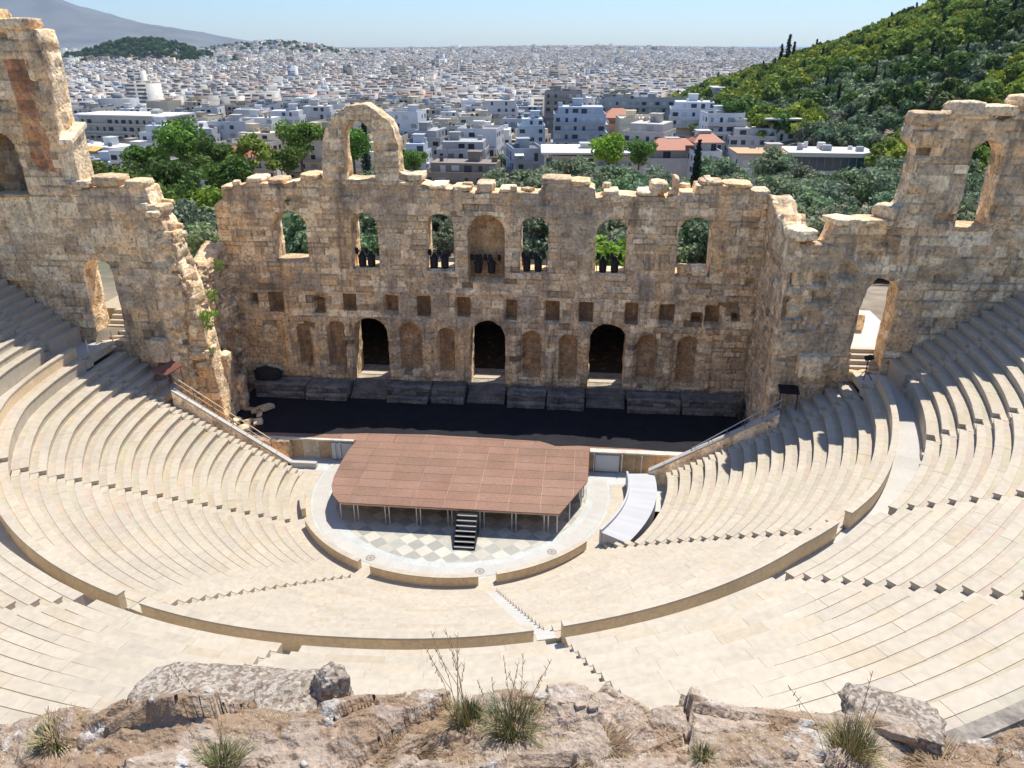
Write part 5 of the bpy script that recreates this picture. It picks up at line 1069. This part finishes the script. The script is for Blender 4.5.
def ledge_z(a, b):
    z = -3.05 - .16 * (b - 1.6)
    z = z + .05 * fbm(a * 1.1, b * 1.5, 0, 62, 4) + .012 * fbm(a * 4, b * 4, 0, 63, 3)
    n1 = fbm(a * 1.3 + b * .5, b * 2.6, 0, 66, 4) * 6; st_ = np.floor(n1) + sstep(.0, .22, n1 - np.floor(n1)); z = z + .014 * st_
    rdg = np.abs(fbm(a * 2.1 + b * .6, b * 3.6, 0, 64, 4)); z = z - .035 * np.clip(.05 - rdg, 0, 1) / .05
    z = z + facet(a, b) + .008 * fbm(a * 14, b * 14, 0, 65, 3) + .005 * fbm(a * 38, b * 38, 0, 67, 2)
    e = edge_b(a); z = z + .05 * np.exp(-((b - e + .12) / .12) ** 2); d = np.clip(b - e, 0, 9); return z - 2.6 * d ** .8 * (d > 0)
aa = np.linspace(-4.6, 4.6, 620); bb = np.concatenate([np.linspace(-2.5, 1.7, 30), np.linspace(1.72, 3.5, 190), np.linspace(3.55, 7.5, 40)]); AA, BB = np.meshgrid(aa, bb); ZZ = ledge_z(AA, BB)
ZZ = np.where(BB < 1.7, np.minimum(ZZ, -2.0), ZZ)
P = np.stack([CX + AA * cyw - BB * syw, CY + AA * syw + BB * cyw, CZ + ZZ], -1).reshape(-1, 3); idx = np.arange(AA.size).reshape(AA.shape); F = np.stack([idx[:-1, :-1], idx[:-1, 1:], idx[1:, 1:], idx[1:, :-1]], -1).reshape(-1, 4)
M['ledge'] = mat('rock_ledge', (.40, .315, .24), .95, tint=False, n1=(1.2, .15), n2=(14, .22), bump=(28, 1.0, .03), coords='World',
                 spots=[(.9, .50, .58, (.46, .32, .25), .6), (1.6, .49, .54, (.30, .20, .12), .85), (2.6, .58, .62, (.58, .56, .52), .8), (9, .56, .62, (.30, .20, .13), .5), (35, .56, .64, (.20, .13, .08), .6), (60, .60, .66, (.68, .62, .53), .6)])
link('rock_ledge', npmesh('rock_ledge', P, F, None, M['ledge'], False), kind='structure')
def cong_extra(m, N, L, src, cur):
    v = N.new('ShaderNodeTexVoronoi'); v.inputs['Scale'].default_value = 48; L.new(src, v.inputs['Vector']); cr = N.new('ShaderNodeValToRGB'); L.new(v.outputs['Color'], cr.inputs[0])
    cr.color_ramp.elements[0].position = .25; cr.color_ramp.elements[0].color = (.17, .11, .07, 1); cr.color_ramp.elements[1].position = .75; cr.color_ramp.elements[1].color = (.50, .45, .37, 1)
    x = N.new('ShaderNodeMix'); x.data_type = 'RGBA'; x.inputs[0].default_value = .7; L.new(cur, x.inputs[6]); L.new(cr.outputs[0], x.inputs[7]); return x.outputs[2]
M['cong'] = mat('conglomerate', (.36, .30, .235), .95, tint=False, n1=(3, .25), n2=(18, .25), bump=(30, 1.0, .03), coords='World', extra=cong_extra, spots=[(3.0, .52, .68, (.45, .42, .37), .4)])
M['lime'] = mat('limestone', (.42, .38, .32), .9, tint=False, n1=(3, .15), n2=(25, .2), bump=(25, .7, .015), coords='World', spots=[(7, .58, .66, (.30, .22, .17), .5)])
def boulder(label, a, b, z, sx, sy, sz, seed, mt, rz=0, n=26, amp=.13, boxy=.5, name='boulder'):
    return link(name, rock_mesh(name, sx, sy, sz, seed, M[mt], n, amp, boxy), None, loc=loc(a, b, z), rot=(0, 0, rz), label=label, cat='rock')
boulder('large rough conglomerate boulder with lichen at lower left', -1.70, 3.33, -3.74, 1.15, .72, .50, 101, 'cong', .1, 40, .16, .6)
boulder('lower right shoulder of broken conglomerate beside the large boulder', -1.2, 3.28, -3.50, .55, .4, .30, 102, 'cong', .3, 26)
boulder('pointed white limestone rock left of centre on the ledge edge', -1.02, 3.3, -3.36, .19, .18, .27, 103, 'cong', .6, 22, .22, .75)
boulder('grey slab of rock with lichen at the right end of the ledge', 2.06, 3.08, -3.36, .48, .3, .16, 104, 'cong', -.35, 26, .14, .3)
boulder('pale tan flat stone resting under the grey slab at right', 2.0, 2.97, -3.29, .24, .13, .05, 105, 'ledge', -.3, 16, .1, .3)
boulder('small reddish flaky stone on the ledge edge right of the grass', .30, 3.1, -3.22, .22, .14, .08, 106, 'ledge', .1, 16, .18, .3)
rgs = random.Random(31)
for i in range(16):
    a = rgs.uniform(-2.6, 2.8); b = rgs.uniform(2.2, 3.05); s = rgs.uniform(.015, .04); z = float(ledge_z(np.array([a]), np.array([b]))[0])
    link('stone', rock_mesh('stone', s * 1.5, s, s * .7, 200 + i, M[rgs.choice(('cong', 'ledge', 'lime'))], 7, .15, .4), None, loc=loc(a, b, z + s * .15), rot=(0, 0, rgs.uniform(0, 3)), label='small loose grey-white stone lying on the rocky ledge in the foreground', cat='stone', group='small loose stones on the foreground ledge')
SCRUB = [(.20, .12, .07), (.30, .20, .11), (.36, .26, .15), (.14, .09, .06)]; GC = [(.10, .15, .04), (.15, .20, .055), (.30, .27, .13), (.20, .23, .07), (.08, .11, .035)]; DRY = [(.50, .38, .20), (.42, .30, .15), (.58, .46, .27)]
def tuft(label, a, b, w_, h_, n, green, stems=(), name='grass_tuft', seed=0, lift=.0, cols=None):
    rg = random.Random(seed); z = float(ledge_z(np.array([a]), np.array([b]))[0]) + lift; T = thing(name, label, 'grass', loc(a, b, z - .02), R(YAW)); m = MB()
    for i in range(n):
        t = rg.uniform(0, 6.28); r = rg.random() ** .7 * w_ * .28; lean = rg.uniform(.1, 1.0); hh = .8 * h_ * rg.uniform(.4, 1.15) * (1 - .35 * lean); x, y = r * math.cos(t), r * math.sin(t); dx, dy = math.cos(t + rg.uniform(-1.3, 1.3)) * lean * w_ * .38, math.sin(t + rg.uniform(-1.3, 1.3)) * lean * w_ * .38
        wd = rg.uniform(.0015, .003); px, py = -math.sin(t) * wd, math.cos(t) * wd; c = rg.choice(GC) if rg.random() < green else rg.choice(cols or DRY)
        m.add([(x - px, y - py, 0), (x + px, y + py, 0), (x + dx * .4 + px * .8, y + dy * .4 + py * .8, hh * .6), (x + dx * .4 - px * .8, y + dy * .4 - py * .8, hh * .6), (x + dx, y + dy, hh)], [(0, 1, 2, 3), (3, 2, 4)], c)
    m.build('blades', M['weed'], T)
    for (dx, dy, hh, dx2) in stems:
        s = MB(); hh *= 1.1; s.tube([(dx, dy, 0), (dx + dx2 * .35, dy, hh * .5), (dx + dx2, dy, hh)], [.0022, .0018, .0013], 4, (.42, .29, .15))
        for q in range(5): f = .62 + .08 * q; s.tube([(dx + dx2 * f, dy, hh * f), (dx + dx2 * f + rg.uniform(-.02, .02), dy, hh * f + .03)], [.003, .001], 4, (.55, .42, .25))
        s.build('dry_stem', M['weed'], T)
    return T
tuft('dense green grass tuft at bottom centre, larger of the two side by side', -.0, 2.93, .40, .24, 900, .8, [(rgs.uniform(-.1, .1), 0, rgs.uniform(.3, .52), rgs.uniform(-.12, .16)) for _ in range(9)], seed=1)
tuft('smaller grass tuft with tall dry stems left of the big green tuft', -.24, 2.98, .26, .2, 420, .6, [(rgs.uniform(-.06, .06), 0, rgs.uniform(.35, .62), rgs.uniform(-.22, .1)) for _ in range(9)], seed=2)
tuft('low green grass tuft beneath the conglomerate boulder at lower left', -1.42, 2.68, .32, .15, 600, .8, [(0, 0, .3, .05), (.03, 0, .42, .0), (-.03, 0, .26, -.1), (.08, 0, .24, .12)], seed=3)
tuft('pale dry-green tuft at the bottom left corner', -2.28, 2.80, .30, .13, 420, .55, [(-.02, 0, .2, .03)], seed=4)
tuft('brownish spiky grass tuft at the lower right', 1.66, 2.72, .36, .24, 800, .5, [(-.05, 0, .36, -.03), (0, 0, .50, .01), (.04, 0, .33, .04), (-.12, 0, .42, -.25)], seed=5)
tuft('small green tuft between the centre and the lower right', .92, 2.66, .16, .10, 260, .85, seed=6)
tuft('green grass at the bottom edge below the brownish tuft', 1.30, 2.42, .42, .14, 500, .8, seed=7)
tuft('dry brown scrub patch at bottom centre-left', -.50, 2.78, .38, .05, 900, .05, seed=8, name='dry_scrub', cols=SCRUB)
tuft('dry brown scrub spread right of the green tuft', .46, 2.80, .42, .03, 500, .05, seed=9, name='dry_scrub', cols=SCRUB)
tuft('thin dry scrub in the lower right crevices', 2.15, 2.78, .5, .03, 500, .05, seed=10, name='dry_scrub', cols=SCRUB)
tuft('thin dry stalks rising from the left boulder', -1.7, 3.1, .05, .05, 12, 0, [(0, 0, .30, -.10)], seed=11, name='dry_stalk', lift=.1)
def litter():
    rg = random.Random(12); m = MB()
    g_ = np.random.default_rng(12); LA = g_.uniform(-2.9, 3.0, 15000); LBb = g_.uniform(2.0, 3.15, 15000); ok_ = fbm(LA * 1.6, LBb * 2.2, 0, 71, 3) > 0; LA, LBb = LA[ok_], LBb[ok_]; LZ = ledge_z(LA, LBb)
    for a, b, z in zip(LA.tolist(), LBb.tolist(), LZ.tolist()):
        t = rg.uniform(0, 3.14); l = rg.uniform(.01, .035); x, y, zz = loc(a, b, z + .006); dx, dy = math.cos(t) * l, math.sin(t) * l; wd = .0022
        m.add([(x, y, zz), (x + wd, y + wd, zz), (x + dx, y + dy, zz + rg.uniform(0, .015))], [(0, 1, 2)], rg.choice(DRY + [(.25, .16, .09), (.62, .55, .42)]))
    m.build('dry_litter', M['weed'], kind='stuff', label='scattered dry straw and twigs on the foreground rock', cat='litter')
litter()
# bushes growing on the broken left wall
for (x, y, z, s, c, lb) in ((-19.1, 4.6, 10.3, .55, BRI, 'bright green bush hanging low on the broken left wall'), (-18.9, 5.4, 11.8, .35, BRI, 'small green bush above the hanging one on the broken left wall'), (-18.8, 7.0, 13.6, .3, (1.5, 1.7, 1), 'little green bush in the dark gap beside the stage wall'), (-19.3, 4.6, 7.7, .3, (1.4, 1.4, 1), 'flat green plant on the broken pillar top'), (-23.0, 4.9, 19.0, .25, (1, 1.2, .8), 'thin plants on the flat broken wall top at left'), (-15.0, 12.0, 17.3, .18, (1, 1.2, .8), 'tiny plant hanging from the stage wall above the first window')):
    V, F, C = leaf_cloud([(0, 0, 0), (.8, 0, .5), (-.7, .2, .3), (.2, -.3, -1.0)], [1.1, .8, .8, .8], 130, .14, int(z * 10), .8, GREEN); C = C * np.array(c)
    link('bush', npmesh('bush', V, F, C, M['leafmass']), None, loc=(x, y, z), scale=(s, s, s), label=lb, cat='bush')
